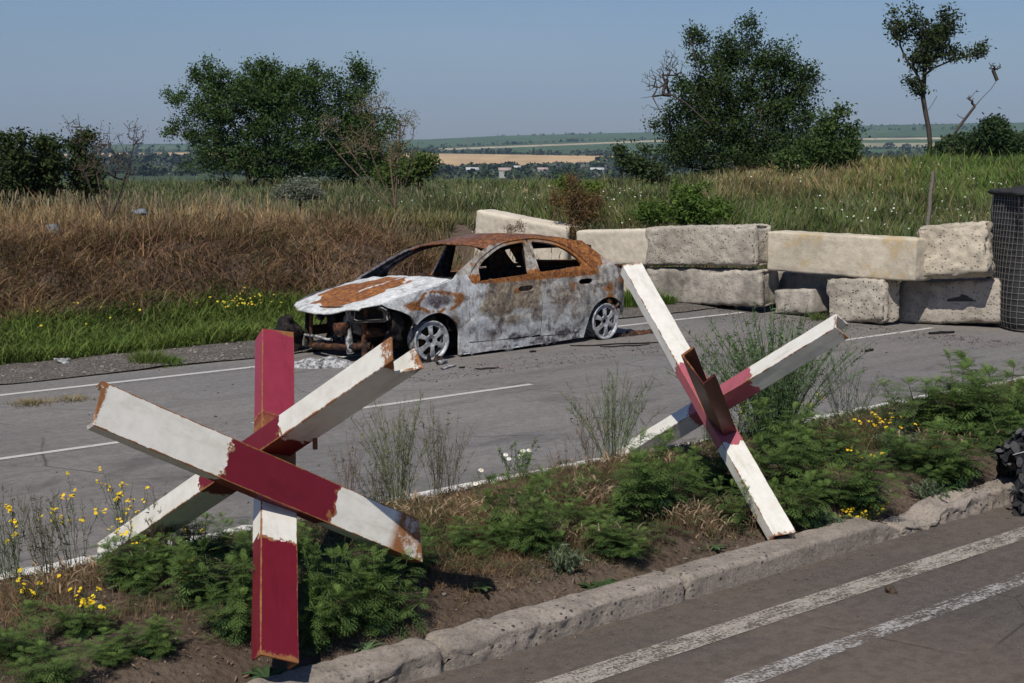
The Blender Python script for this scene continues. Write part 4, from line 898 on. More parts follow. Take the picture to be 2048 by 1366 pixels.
# neighbouring blades of one tuft share their kind
base = cols[pick]*.62+(Wt[:, :, None]*cols[None]).sum(1)*.38
base = base*(1+.30*(rng.random((n, 1))*2-1))
dry = np.isin(pick, [0, 1, 2])
hh = np.where(onbank, .10+.20*rng.random(n)+.08*n2, .16+.22*rng.random(n)+.08*n1); hh = hh*np.where(strip > .5, .75, 1)*(1+.35*far_right)
hh = np.where(onbank & (t > 17), hh*1.1, hh); hh *= np.where(rng.random(n) < .05, 1.6, 1.0)
cl = vn(x*2.6, y*2.6); hh = hh*(.6+.75*cl)
bend = np.where(onbank & (strip < .5), .5+1.4*rng.random(n), .15+.55*rng.random(n)); bend = np.where(strip > .5, .35+.5*rng.random(n), bend)
wid = np.where(dry, .0042+.00052*r, .0055+.00060*r)*(.7+.7*rng.random(n))
lean = 2*np.pi*vn(x*.9+50, y*.9)*1.5+rng.normal(0, .9, n)
keep = (cl+.35*rng.random(n) > .30) | ~onbank
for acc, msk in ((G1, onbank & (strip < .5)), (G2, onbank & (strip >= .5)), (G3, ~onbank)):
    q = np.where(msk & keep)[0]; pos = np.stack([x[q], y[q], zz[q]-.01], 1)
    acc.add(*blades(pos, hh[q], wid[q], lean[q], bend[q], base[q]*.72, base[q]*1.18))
# fallen dead stems tangled on the bank
N = 60000; a = np.radians((rng.random(N)*2-1)*24); r_ = 14+11*rng.random(N); xx = r_*np.sin(a)-2; yy = r_*np.cos(a); ss = xx*UX+yy*UY; tt = -xx*UY+yy*UX
q = (tt > 15.2) & (tt < 18.3) & (ss < 15); xx, yy = xx[q], yy[q]; n = len(xx); L_ = .10+.38*rng.random(n)**2; az_ = rng.random(n)*2*np.pi; dkf = (.35+.9*vn(xx*1.7+9, yy*1.7))[:, None]
pos = np.stack([xx, yy, land(xx, yy)+.03+.16*rng.random(n)], 1); cc = vary((0.24, 0.14, 0.08), n, .55)*dkf
V, Q, T, C = blades(pos, L_, np.full(n, .0075), az_, .6+2.0*rng.random(n), cc, cc); G1.add(V, Q, T, C)
# tall dry stalks with seed heads along the crest
N = 5000; a = np.radians((rng.random(N)*2-1)*24); r_ = 16+22*rng.random(N); xx = r_*np.sin(a); yy = r_*np.cos(a); ss = xx*UX+yy*UY; tt = -xx*UY+yy*UX
q = ((tt > 16.6) & (ss < 16)) | ((ss > 17.2) & (rng.random(N) < .22)); xx, yy = xx[q], yy[q]; n = len(xx); h_ = .32+.26*rng.random(n)
pos = np.stack([xx, yy, land(xx, yy)], 1); cc = vary((0.25, 0.20, 0.12), n, .4); ln_ = rng.random(n)*6.28; bd = .1+.25*rng.random(n)
V, Q, T, C = blades(pos, h_, .004+.0004*np.hypot(xx, yy), ln_, bd, cc*.8, cc); G1.add(V, Q, T, C)
tip = pos+np.stack([np.cos(ln_)*h_*bd*.9, np.sin(ln_)*h_*bd*.9, h_*.86], 1)
V, Q, T, C = blades(tip, .10+.06*rng.random(n), .007+.0006*np.hypot(xx, yy), ln_, bd, cc*.95, cc*1.1); G1.add(V, Q, T, C)
N = 42000; ss = -2+16*rng.random(N); tt = 14.25+1.15*rng.random(N)**1.2; xx = ss*UX-tt*UY; yy = ss*UY+tt*UX; q = (yy > 8) & (np.abs(xx/yy) < .48) & (ss < 12.8); xx, yy = xx[q], yy[q]; n = len(xx); w8 = vn(xx*1.3, yy*1.3)
cc = pmix((BRIGHT, .4+w8), (GREEN, 1.1-w8), (OLIVE, .35*rng.random(n)), (STRAW, .25*rng.random(n)))*(.75+.5*rng.random((n, 1)))
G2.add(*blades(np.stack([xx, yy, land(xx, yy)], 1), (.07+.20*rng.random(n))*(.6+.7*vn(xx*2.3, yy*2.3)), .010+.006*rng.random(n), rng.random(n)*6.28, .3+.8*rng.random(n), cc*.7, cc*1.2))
G1.build('dry_grass', M['grass'], 'tangled brown and straw dry grass covering the bank behind the road', 'grass')
G2.build('green_grass', M['grass'], 'strip of fresh green grass at the foot of the bank', 'grass')
G3.build('meadow_grass', M['grass'], 'green and straw meadow grass behind the bank and the block wall', 'grass')
# scattered small flowers (too many to count): white umbels in the meadow, yellow heads in the strip
def discs(pts, r, C, up=.5):
    n = len(pts); k6 = 6; nrm = np.stack([rng.normal(0, .5, n), rng.normal(-.4, .4, n), np.full(n, 1.0)], 1); nrm /= np.linalg.norm(nrm, axis=1)[:, None]
    a = np.cross(nrm, [1., 0, 0]); a /= np.linalg.norm(a, axis=1)[:, None]; b = np.cross(nrm, a); th = np.arange(k6)*2*np.pi/k6
    ring = pts[:, None]+r[:, None, None]*(np.cos(th)[None, :, None]*a[:, None]+np.sin(th)[None, :, None]*b[:, None])
    V = np.concatenate([(pts+nrm*r[:, None]*.35)[:, None], ring], 1).reshape(-1, 3); bb = np.arange(n)[:, None]*7
    T = np.concatenate([bb+np.array([[0, 1+q, 1+(q+1) % 6]]) for q in range(6)])
    return V, np.zeros((0, 4), int), T, np.repeat(C, 7, 0)
k = MT('petals'); M['petal'] = k.fin(k.attr(), 0.6, None, 0, 0.2)
GW = GAcc(); N = 900; a = np.radians(rng.random(N)*32-6); r_ = 17.5+20*rng.random(N)**1.6; xx = r_*np.sin(a); yy = r_*np.cos(a); ss = xx*UX+yy*UY
q = (ss > 16.9) & (vfbm(xx*.5, yy*.5+4, 3) > -.02); xx, yy = xx[q], yy[q]; n = len(xx)
GW.add(*discs(np.stack([xx, yy, land(xx, yy)+.28+.16*rng.random(n)], 1), .008+.014*rng.random(n), vary((.50, .52, .40), n, .2)))
N = 22; ss = rng.random(N)*5+2.5; tt = 14.7+.9*rng.random(N); ctr = G(335, 660); cs, ct = ST(ctr.x, ctr.y+1.3)
N2 = 45; ss = np.concatenate([ss, cs+rng.normal(0, .25, N2)-.3]); tt = np.concatenate([tt, 14.9+np.abs(rng.normal(0, .12, N2))]); xx = ss*UX-tt*UY; yy = ss*UY+tt*UX; n = len(xx)
GW.add(*discs(np.stack([xx, yy, land(xx, yy)+.20+.14*rng.random(n)], 1), .009+.009*rng.random(n), vary((.50, .39, .03), n, .2)))
GW.build('wild_flowers', M['petal'], 'tiny white and yellow wild flowers scattered through the grass', 'wild flowers')
# weeds breaking through the asphalt shoulder: small tufts
def tuft(label, c, rad, hgt, n, c0, c1, wid=.006, name='grass_tuft', cat='grass tuft', bd=.6, group=None):
    p = np.stack([c.x+rng.normal(0, rad*.5, n), c.y+rng.normal(0, rad*.5, n), np.zeros(n)], 1); p[:, 2] = np.maximum(land(p[:, 0], p[:, 1]), 0.0 if ST(c.x, c.y)[1] > 6.9 and ST(c.x, c.y)[1] < 13.2 else -1)
    ln = np.arctan2(p[:, 1]-c.y, p[:, 0]-c.x)+rng.normal(0, .5, n); cc = pmix((c0, rng.random(n)), (c1, rng.random(n)))
    V, Q, T, C = blades(p, hgt*(.5+.6*rng.random(n)), np.full(n, wid), ln, bd*(.3+rng.random(n)), cc*.75, cc*1.15)
    o = npmesh(name, V, [T, Q], M['grass'], C=C); tag(o, label, cat, group); return o
gg = 'grass tufts on the asphalt'
tuft('bright green tuft on the gravel shoulder, left one of the pair', G(297, 731), .16, .17, 420, BRIGHT, OLIVE, .010, group=gg)
tuft('small green tuft on the gravel right of the bright tuft', G(340, 731), .12, .11, 220, BRIGHT, GREEN, .010, group=gg)
tuft('flat brownish tuft on the asphalt left of the nearest hedgehog tip', G(62, 808), .17, .07, 260, OLIVE, STRAW, .006, bd=1.6, group=gg)
tuft('sparse olive tuft just left of the white beam tip', G(145, 800), .15, .06, 200, OLIVE, STRAW, .006, bd=1.8, group=gg)
tuft('green tuft growing at the foot of the wall right behind the car', G(1258, 614, 0), .35, .34, 900, BRIGHT, GREEN, .012, group='grass tufts along the block wall')
tuft('small tuft at the foot of the long cracked block', G(1332, 612, 0), .12, .22, 260, GREEN, BRIGHT, .012, group='grass tufts along the block wall')
tuft('small tuft between the pitted and the sooty block', G(1775, 640, 0), .10, .12, 160, GREEN, OLIVE, .010, group='grass tufts along the block wall')
tuft('short green tuft between the smallest and the pitted block', G(1640, 640, 0), .14, .12, 200, GREEN, OLIVE, .010, group='grass tufts along the block wall')

# ---------------------------------------------------------------- trees and shrubs
def lobe(px, py, rx, ry, Y, dr=None, w=1.0):
    c = P(px, py, Y); kx = Y/FPX; return (np.array(c), np.array([rx*kx, dr if dr else (rx+ry)/2*kx*1.1, ry*kx]), w)
def skeleton(starts, lobes, ntips, rg, step=.28, shell=.55, shoots=0):
    """starts: list of trunk polylines (arrays). returns nodes, parents, tips index"""
    nodes = []; par = []
    for pl in starts:
        for i, p in enumerate(pl): nodes.append(np.array(p, float)); par.append(len(nodes)-2 if i else -1)
    vol = np.array([w*np.prod(r)**.8 for _, r, w in lobes]); vol /= vol.sum(); T_ = []
    for li, (c, r, _) in enumerate(lobes):
        m_ = max(3, int(ntips*vol[li])); d = rg.normal(size=(m_, 3)); d /= np.linalg.norm(d, axis=1)[:, None]; rad = rg.random(m_)**shell
        rad = rad*(.97+.13*np.sin(d[:, 0]*5+li*2)*np.cos(d[:, 2]*6+li)+.06*rg.normal(size=m_)); T_.append(c+d*rad[:, None]*r)
    if shoots:
        for q in range(shoots):
            c, r, _ = lobes[int(rg.integers(len(lobes)))]; d = rg.normal(size=3); d[2] = abs(d[2])*1.1+.1; d /= np.linalg.norm(d); p = c+d*r*.95; l_ = rg.random()*.28+.12; T_.append(p+(d*[.6, .6, 1])[None]*l_*np.linspace(0, 1, 4)[:, None]+rg.normal(0, .03, (4, 3)))
    T_ = np.concatenate(T_); b0 = np.array(starts[0][0]); T_ = T_[np.argsort(np.linalg.norm(T_-b0, axis=1))]
    cap = 40000; NA = np.zeros((cap, 3)); NA[:len(nodes)] = nodes; nn = len(nodes); tips = []
    up0 = min(p[2] for p in nodes)
    for tp in T_:
        d = np.linalg.norm(NA[:nn]-tp, axis=1)+.35*np.maximum(0, NA[:nn, 2]-tp[2]+.1)
        k_ = int(np.argmin(d)); L_ = np.linalg.norm(NA[k_]-tp); m_ = max(1, int(L_/step)); prev = k_; a = NA[k_].copy(); sag = .10*L_
        for j in range(1, m_+1):
            f = j/m_; p = a+(tp-a)*f; p = p+rg.normal(0, .035*min(L_, 1), 3)*(j < m_); p[2] += sag*math.sin(f*math.pi)*.5
            if nn >= cap: break
            NA[nn] = p; par.append(prev); prev = nn; nn += 1
        tips.append(prev)
    return NA[:nn], np.array(par), np.array(tips)
def branch_mesh(NA, par, r0=.006, pw=.5, rmax=.2, n=4, rbase=None):
    cnt = np.zeros(len(NA)); ch = np.bincount(par[par >= 0], minlength=len(NA)); cnt[ch == 0] = 1
    for i in range(len(NA)-1, -1, -1):
        if par[i] >= 0: cnt[par[i]] += max(cnt[i], 0)
    rad = np.minimum(r0*np.maximum(cnt, 1)**pw, rmax); i = np.where(par >= 0)[0]; A = NA[par[i]]; B = NA[i]; ra = np.minimum(rad[par[i]], rad[i]*1.7); rb = rad[i]
    tg = B-A; tg /= np.linalg.norm(tg, axis=1)[:, None]+1e-9; up = np.where(np.abs(tg[:, 2:3]) < .9, [[0, 0, 1.]], [[1., 0, 0]]); a = np.cross(tg, up); a /= np.linalg.norm(a, axis=1)[:, None]+1e-9; b = np.cross(tg, a)
    th = np.arange(n)*2*np.pi/n; dirs = np.cos(th)[None, :, None]*a[:, None]+np.sin(th)[None, :, None]*b[:, None]
    V = np.concatenate([(A-tg*ra[:, None]*.3)[:, None]+dirs*ra[:, None, None], B[:, None]+dirs*rb[:, None, None]], 1).reshape(-1, 3)
    bb = np.arange(len(i))[:, None]*2*n; F = np.concatenate([bb+np.array([[q, (q+1) % n, n+(q+1) % n, n+q]]) for q in range(n)])
    return V, F
def leafquads(ctr, size, C, rg, upb=.5, asp=.5):
    n = len(ctr); nr = rg.normal(size=(n, 3)); nr[:, 2] += upb; nr /= np.linalg.norm(nr, axis=1)[:, None]; a = np.cross(nr, rg.normal(size=(n, 3))); a /= np.linalg.norm(a, axis=1)[:, None]; b = np.cross(nr, a)
    s_ = size[:, None]; V = np.stack([ctr-a*s_*.5, ctr+b*s_*asp*.5-a*s_*.05, ctr+a*s_*.5, ctr-b*s_*asp*.5-a*s_*.05+nr*s_*.08], 1).reshape(-1, 3)
    return V, np.arange(n*4).reshape(-1, 4), np.repeat(C, 4, 0)
k = MT('bark'); M['bark'] = k.fin(k.mix(k.noise(14, 5, .7), (0.035, 0.026, 0.020), (0.13, 0.105, 0.085)), .95, k.bump(k.noise(40, 4), .6, .01), 0, .1)
k = MT('dry_twig'); M['twig'] = k.fin(k.mix(k.noise(6, 4, .7), (0.085, 0.060, 0.042), (0.22, 0.165, 0.11)), .95, None, 0, .1)
def plant(name, label, cat, starts, lobes, ntips, nleaf, lsize, c0, c1, seed, group=None, r0=.005, rmax=.12, spread=.12, bare=0.0, woodm='bark', step=.28, asp=.5, shell=.55, part='crown', wpart='trunk', upb=.5, pw=.5, nside=4, shoots=0):
    rg = np.random.default_rng(seed); NA, par, tips = skeleton(starts, lobes, ntips, rg, step, shell, shoots); base = Vector(starts[0][0])
    root = empty(name, base); tag(root, label, cat, group); off = np.array(base)
    V, F = branch_mesh(NA, par, r0, pw, rmax, nside); npmesh(wpart, V-off, F, M[woodm], root)
    if nleaf:
        tp = NA[tips]; tp = tp[rg.random(len(tp)) > bare]; cl = rg.random((len(tp), 1)); n = len(tp)*nleaf
        ctr = np.repeat(tp, nleaf, 0)+rg.normal(size=(n, 3))*spread*np.array([1, 1, .8]); f = np.repeat(cl, nleaf, 0)*.6+rg.random((n, 1))*.4
        C = np.asarray(c0)*(1-f)+np.asarray(c1)*f; V, F, C = leafquads(ctr, lsize*(.6+.8*rg.random(n)), C, rg, upb, asp); npmesh(part, V-off, F, M['leaf'], root, C=C)
    return root
def trunk(px, py, Y, pts, sink=.25):
    return [np.array(P(px, py, Y))+np.array([0, 0, -sink])]+[np.array(P(a, b, Y+(c if c else 0))) for a, b, *cc in pts for c in [cc[0] if cc else 0]]
LG = (0.030, 0.058, 0.016); LG2 = (0.075, 0.125, 0.030)
gt = 'trees standing beyond the bank'
Yt = 44.0
plant('broadleaf_tree', 'broad dense dark green tree with many stems, behind the bank on the left', 'tree',
      [trunk(500, 365, Yt, [(492, 330), (480, 290), (470, 250)]), trunk(540, 365, Yt, [(548, 320), (556, 270), (560, 220)]), trunk(460, 365, Yt, [(440, 330), (415, 290), (400, 250)]), trunk(600, 368, Yt, [(610, 330), (630, 280), (640, 240)])],
      [lobe(505, 190, 85, 52, Yt), lobe(530, 205, 150, 48, Yt), lobe(420, 170, 38, 32, Yt), lobe(380, 215, 46, 38, Yt), lobe(575, 165, 70, 38, Yt), lobe(620, 190, 55, 45, Yt), lobe(400, 270, 66, 48, Yt), lobe(500, 270, 110, 62, Yt), lobe(600, 270, 95, 68, Yt), lobe(450, 325, 95, 34, Yt), lobe(560, 330, 110, 34, Yt), lobe(640, 320, 60, 42, Yt), lobe(520, 148, 24, 15, Yt, .4), lobe(640, 155, 20, 16, Yt, .4)],
      900, 44, .088, LG, LG2, 11, gt, spread=.125, shell=.45, shoots=60)
plant('broadleaf_tree', 'dark green tree growing out of the right flank of the broad tree', 'tree', [trunk(705, 372, Yt+1, [(708, 330), (700, 280), (698, 230)])],
      [lobe(700, 185, 42, 32, Yt+1), lobe(695, 240, 50, 50, Yt+1), lobe(740, 270, 50, 45, Yt+1), lobe(700, 320, 70, 44, Yt+1), lobe(770, 325, 45, 32, Yt+1), lobe(715, 155, 18, 14, Yt+1, .3)], 330, 42, .088, LG, LG2, 12, gt, spread=.15, shell=.4, shoots=24)
plant('shrub', 'small leafy green shrub at the right foot of the broad tree', 'shrub', [trunk(838, 372, Yt-6, [(840, 350), (835, 330)])],
      [lobe(845, 330, 26, 26, Yt-6), lobe(810, 345, 40, 22, Yt-6), lobe(862, 318, 12, 10, Yt-6), lobe(785, 350, 40, 22, Yt-6)], 420, 12, .10, (.05, .085, .02), (.12, .16, .04), 13, None, spread=.10)
Yr = 42.0
plant('broadleaf_tree', 'tall dense dark tree with a pointed top, right of the middle', 'tree',
      [trunk(1500, 345, Yr, [(1500, 300), (1498, 250), (1505, 190), (1508, 120)]), trunk(1450, 345, Yr, [(1440, 300), (1420, 250), (1405, 200)]), trunk(1550, 345, Yr, [(1560, 290), (1580, 240)])],
      [lobe(1509, 66, 9, 20, Yr, .2), lobe(1480, 105, 48, 40, Yr), lobe(1540, 120, 50, 42, Yr), lobe(1420, 130, 42, 36, Yr), lobe(1560, 165, 62, 48, Yr), lobe(1460, 180, 85, 55, Yr), lobe(1390, 195, 62, 50, Yr), lobe(1600, 190, 42, 38, Yr), lobe(1500, 245, 110, 60, Yr), lobe(1400, 265, 75, 52, Yr), lobe(1590, 255, 55, 48, Yr), lobe(1470, 310, 120, 38, Yr), lobe(1360, 310, 55, 32, Yr), lobe(1570, 315, 75, 34, Yr), lobe(1330, 255, 26, 22, Yr), lobe(1385, 80, 20, 10, Yr, .3, .5)],
      1000, 44, .086, (.026, .046, .014), (.062, .098, .026), 21, gt, spread=.145, shell=.40, shoots=60)
plant('bare_branch_tree', 'leafless dark branching limb reaching left out of the tall dense tree', 'tree', [[np.array(P(1420, 250, Yr-1)), np.array(P(1370, 205, Yr-1.2)), np.array(P(1340, 188, Yr-1.3)), np.array(P(1305, 193, Yr-1.3)), np.array(P(1282, 196, Yr-1.3))], [np.array(P(1400, 150, Yr-1)), np.array(P(1385, 90, Yr-1)), np.array(P(1370, 62, Yr-1))], [np.array(P(1340, 190, Yr-1.3)), np.array(P(1325, 150, Yr-1.3)), np.array(P(1330, 115, Yr-1.3))]],
      [lobe(1310, 160, 34, 32, Yr-1.3, .5), lobe(1340, 125, 26, 30, Yr-1.3, .5), lobe(1300, 215, 30, 12, Yr-1.3, .3, .3), lobe(1378, 75, 14, 18, Yr-1, .3, .6)], 240, 0, .1, LG, LG2, 22, None, r0=.0055, rmax=.06, pw=.58)
plant('shrub', 'leafy dark shrub on the right side of the tall dense tree', 'shrub', [trunk(1650, 345, Yr-5, [(1650, 310), (1655, 270)]), trunk(1690, 345, Yr-5, [(1692, 310)])],
      [lobe(1655, 250, 24, 32, Yr-5), lobe(1680, 225, 14, 12, Yr-5, .3), lobe(1700, 262, 18, 14, Yr-5), lobe(1640, 300, 45, 36, Yr-5), lobe(1690, 300, 34, 34, Yr-5), lobe(1600, 320, 60, 26, Yr-5)], 330, 34, .10, (.035, .065, .02), (.085, .13, .035), 23, None, spread=.11)
Yn = 50.0
plant('slender_tree', 'thin crooked tree with a sparse crown, near the right edge', 'tree',
      [trunk(1858, 312, Yn, [(1860, 285), (1857, 255), (1851, 225), (1846, 195), (1848, 165), (1850, 130), (1856, 95)]), [np.array(P(1846, 175, Yn)), np.array(P(1832, 145, Yn)), np.array(P(1812, 118, Yn)), np.array(P(1800, 90, Yn))], [np.array(P(1849, 150, Yn)), np.array(P(1868, 136, Yn)), np.array(P(1900, 122, Yn)), np.array(P(1940, 112, Yn))], [np.array(P(1855, 222, Yn)), np.array(P(1865, 208, Yn)), np.array(P(1874, 192, Yn))]],
      [lobe(1800, 58, 28, 24, Yn), lobe(1835, 44, 18, 20, Yn), lobe(1858, 78, 38, 34, Yn), lobe(1886, 62, 22, 24, Yn), lobe(1892, 34, 9, 9, Yn, .2), lobe(1850, 115, 34, 28, Yn), lobe(1905, 105, 26, 14, Yn), lobe(1945, 105, 24, 9, Yn, .4), lobe(1820, 168, 9, 9, Yn, .2), lobe(1836, 185, 7, 8, Yn, .2), lobe(1900, 60, 24, 20, Yn, .5, .3)],
      260, 26, .12, (.022, .036, .014), (.06, .082, .026), 31, gt, r0=.009, rmax=.19, spread=.14, bare=.22, pw=.56, shoots=16)
plant('dead_leaning_tree', 'dead bare stem leaning right, beside the thin crooked tree', 'tree',
      [trunk(1893, 312, Yn-2, [(1900, 285), (1912, 262), (1930, 238), (1950, 212), (1965, 195), (1982, 178), (1994, 160)]), [np.array(P(1994, 160, Yn-2)), np.array(P(1986, 140, Yn-2)), np.array(P(1978, 125, Yn-2))]],
      [lobe(1990, 132, 14, 9, Yn-2, .25), lobe(1940, 195, 10, 14, Yn-2, .2, .5), lobe(1952, 180, 6, 8, Yn-2, .2, .4), lobe(1917, 228, 3, 6, Yn-2, .1, .2)], 46, 0, .1, LG, LG2, 32, None, r0=.010, rmax=.11, pw=.72)
for i, (a, b, rx, ry, Y_, lab) in enumerate([(1925, 295, 60, 26, 47, 'low dark hedge shrub at the foot of the thin crooked tree'), (1985, 270, 26, 36, 46, 'taller leafy shrub rising above the hedge near the right edge'), (2035, 290, 45, 26, 46, 'dark shrub cut by the right edge of the picture')]):
    plant('shrub', lab, 'shrub', [trunk(a, b+ry+5, Y_, [(a, b)])], [lobe(a, b, rx, ry, Y_), lobe(a+rx*.5, b-ry*.5, rx*.4, ry*.5, Y_), lobe(a-rx*.5, b+ry*.2, rx*.5, ry*.6, Y_)], 150, 34, .12, (.026, .045, .018), (.06, .095, .035), 40+i, 'shrubs beyond the meadow', spread=.13)
# saplings and shrubs in front of the valley
plant('sapling', 'slim leafy sapling in front of the village, left of the tall dense tree', 'shrub', [trunk(1243, 370, 34, [(1243, 340), (1242, 300)]), trunk(1285, 365, 34, [(1286, 330), (1288, 300)])],
      [lobe(1240, 300, 15, 14, 34), lobe(1255, 325, 22, 20, 34), lobe(1287, 300, 14, 10, 34), lobe(1280, 335, 26, 22, 34), lobe(1310, 345, 30, 20, 34)], 330, 9, .085, (.03, .05, .02), (.07, .10, .035), 51, None, spread=.09, r0=.0025, rmax=.03)
plant('leafy_bush', 'fresh green leafy bush in the meadow above the rough blocks', 'shrub', [trunk(1370, 452, 23.0, [(1372, 430), (1380, 400)]), trunk(1320, 452, 23.0, [(1318, 430)]), trunk(1430, 455, 23.0, [(1436, 425)])],
      [lobe(1375, 395, 34, 24, 23.0), lobe(1390, 425, 55, 28, 23.0), lobe(1310, 425, 42, 24, 23.0), lobe(1445, 418, 22, 18, 23.0), lobe(1350, 372, 8, 8, 23.0, .1), lobe(1410, 370, 8, 8, 23.0, .1)], 260, 22, .075, (.045, .09, .018), (.13, .20, .035), 52, None, spread=.055, asp=.32, r0=.003, step=.12)
plant('rusty_dock_plant', 'brown and rusty dry shrub between the two pale blocks', 'shrub', [trunk(1142, 470, 23.8, [(1145, 440), (1150, 400)]), trunk(1150, 470, 23.8, [(1165, 430)])],
      [lobe(1150, 400, 38, 36, 23.8), lobe(1165, 430, 40, 26, 23.8), lobe(1190, 400, 22, 24, 23.8), lobe(1110, 400, 14, 28, 23.8), lobe(1145, 360, 20, 16, 23.8), lobe(1150, 462, 18, 20, 23.6)], 620, 9, .036, (.085, .055, .025), (.22, .13, .05), 53, None, spread=.045, woodm='twig', r0=.0022, step=.10)
plant('shrub', 'yellow green leafy tops showing through the rusty dry shrub', 'shrub', [trunk(1140, 450, 24.3, [(1140, 410), (1135, 380)])], [lobe(1135, 368, 26, 22, 24.3), lobe(1185, 375, 26, 16, 24.3), lobe(1160, 400, 40, 24, 24.3)], 260, 10, .05, (.07, .11, .02), (.17, .22, .04), 54, None, spread=.05, r0=.002, step=.12)
plant('dry_stalks', 'brown dry weed stalks in front of the tilted pale block', 'dry weed', [trunk(1020, 480, 22.6, [(1022, 466)]), trunk(1046, 480, 22.6, [(1048, 462)])], [lobe(1020, 458, 14, 14, 22.6, .1), lobe(1040, 452, 12, 14, 22.6, .1)], 70, 5, .026, (.12, .065, .04), (.24, .14, .09), 55, None, spread=.02, woodm='twig', r0=.0016, step=.06)
plant('silver_sagebrush', 'silvery grey green sage bush on the crest left of the bare shrub', 'shrub', [trunk(600, 400, 24, [(600, 385)])], [lobe(600, 378, 38, 22, 24), lobe(570, 385, 24, 12, 24), lobe(630, 388, 20, 10, 24)], 420, 9, .06, (.13, .15, .11), (.25, .27, .21), 56, None, spread=.05, r0=.002, asp=.25, step=.1, upb=.2)
# dark shrubs at the left edge
for i, (bx, Y_, L_, lab) in enumerate([
    (25, 25, [(8, 285, 14, 22), (40, 280, 12, 22), (30, 320, 34, 34), (20, 365, 40, 34)], 'dark leafy shrub at the far left edge'),
    (92, 25.5, [(92, 290, 26, 22), (100, 330, 34, 30), (85, 365, 36, 30)], 'round topped dark shrub, second from the left edge'),
    (160, 26, [(172, 275, 22, 12), (150, 292, 22, 16), (165, 330, 30, 26), (175, 362, 34, 26)], 'dark brownish shrub behind the bare spreading shrub')]):
    plant('shrub', lab, 'shrub', [trunk(bx, 405, Y_, [(bx, 360), (bx+4, 320)]), trunk(bx+14, 405, Y_, [(bx+16, 350)])], [lobe(a, b, c, d, Y_, None) for a, b, c, d in L_], 190, 28, .075, (.026, .042, .016), (.07, .095, .03), 60+i, 'dark shrubs at the left', spread=.07, r0=.004, step=.16)
tg_ = 'bare spreading shrubs on the bank'
def fan(bx, by, Y, ends, bend=.15):
    out = []
    for (ex, ey, dy) in ends:
        a = np.array(P(bx, by, Y)); a[2] -= .1; b = np.array(P(ex, ey, Y+dy)); m_ = (a+b)/2; m_[2] -= bend*(b[2]-a[2]) if abs(ex-bx) > 30 else 0
        out.append([tuple((1-t_)**2*a+2*t_*(1-t_)*m_+t_*t_*b) for t_ in np.linspace(0, 1, 9)])
    return out
st_ = fan(215, 432, 20.6, [(130, 385, .3), (150, 300, -.4), (170, 345, .5), (200, 330, 0), (232, 330, .3), (268, 290, 0), (262, 340, -.5), (302, 372, .3), (285, 318, .4), (180, 270, .2)])
plant('bare_shrub', 'bare dark shrub fanning out on the bank at the left', 'shrub', st_, [lobe(150, 255, 22, 36, 20.6, .4), lobe(270, 265, 26, 34, 20.6, .4), lobe(205, 290, 50, 40, 20.6, .5), lobe(175, 330, 38, 32, 20.6, .4, .7), lobe(245, 330, 40, 34, 20.6, .4, .7)], 260, 2, .03, (.09, .055, .04), (.16, .10, .06), 71, tg_, woodm='bark', r0=.0035, rmax=.035, pw=.42, spread=.04, step=.14)
st_ = fan(790, 402, 21.5, [(640, 262, 0), (690, 285, .3), (720, 240, -.3), (770, 230, .2), (740, 300, .4), (800, 250, 0), (822, 300, .3), (838, 280, -.2), (700, 330, .3)])
plant('bare_shrub', 'straw coloured bare shrub with sparse olive tips in front of the broad tree', 'shrub', st_, [lobe(735, 215, 34, 32, 21.5, .4), lobe(770, 200, 22, 22, 21.5, .3), lobe(660, 245, 28, 22, 21.5, .4), lobe(812, 240, 30, 26, 21.5, .4), lobe(720, 280, 50, 40, 21.5, .5), lobe(790, 290, 44, 40, 21.5, .5)], 430, 5, .034, (.10, .105, .045), (.20, .19, .08), 72, tg_, woodm='twig', r0=.0032, rmax=.022, pw=.40, spread=.05, step=.14, asp=.3)
# stones on the bank
for (px, py, Y_, sz, lab) in [(106, 470, 18.5, .16, 'blue grey stone half buried in the dry grass, left'), (279, 434, 20.2, .20, 'flat pale grey stone beside the bare spreading shrub')]:
    p = P(px, py, Y_); p.z = max(p.z, land1(p.x, p.y)+.06); o = boxl('stone', (0, 0, 0), (sz, sz*.8, sz*.8 if px < 200 else sz*.3), concrete('stone_grey', (.20, .22, .24), .3, .3), None, amp=.04, rnd=.7, roll=False, seg=6); o.location = p+Vector((0, -.1, .08)); tag(o, lab, 'stone')
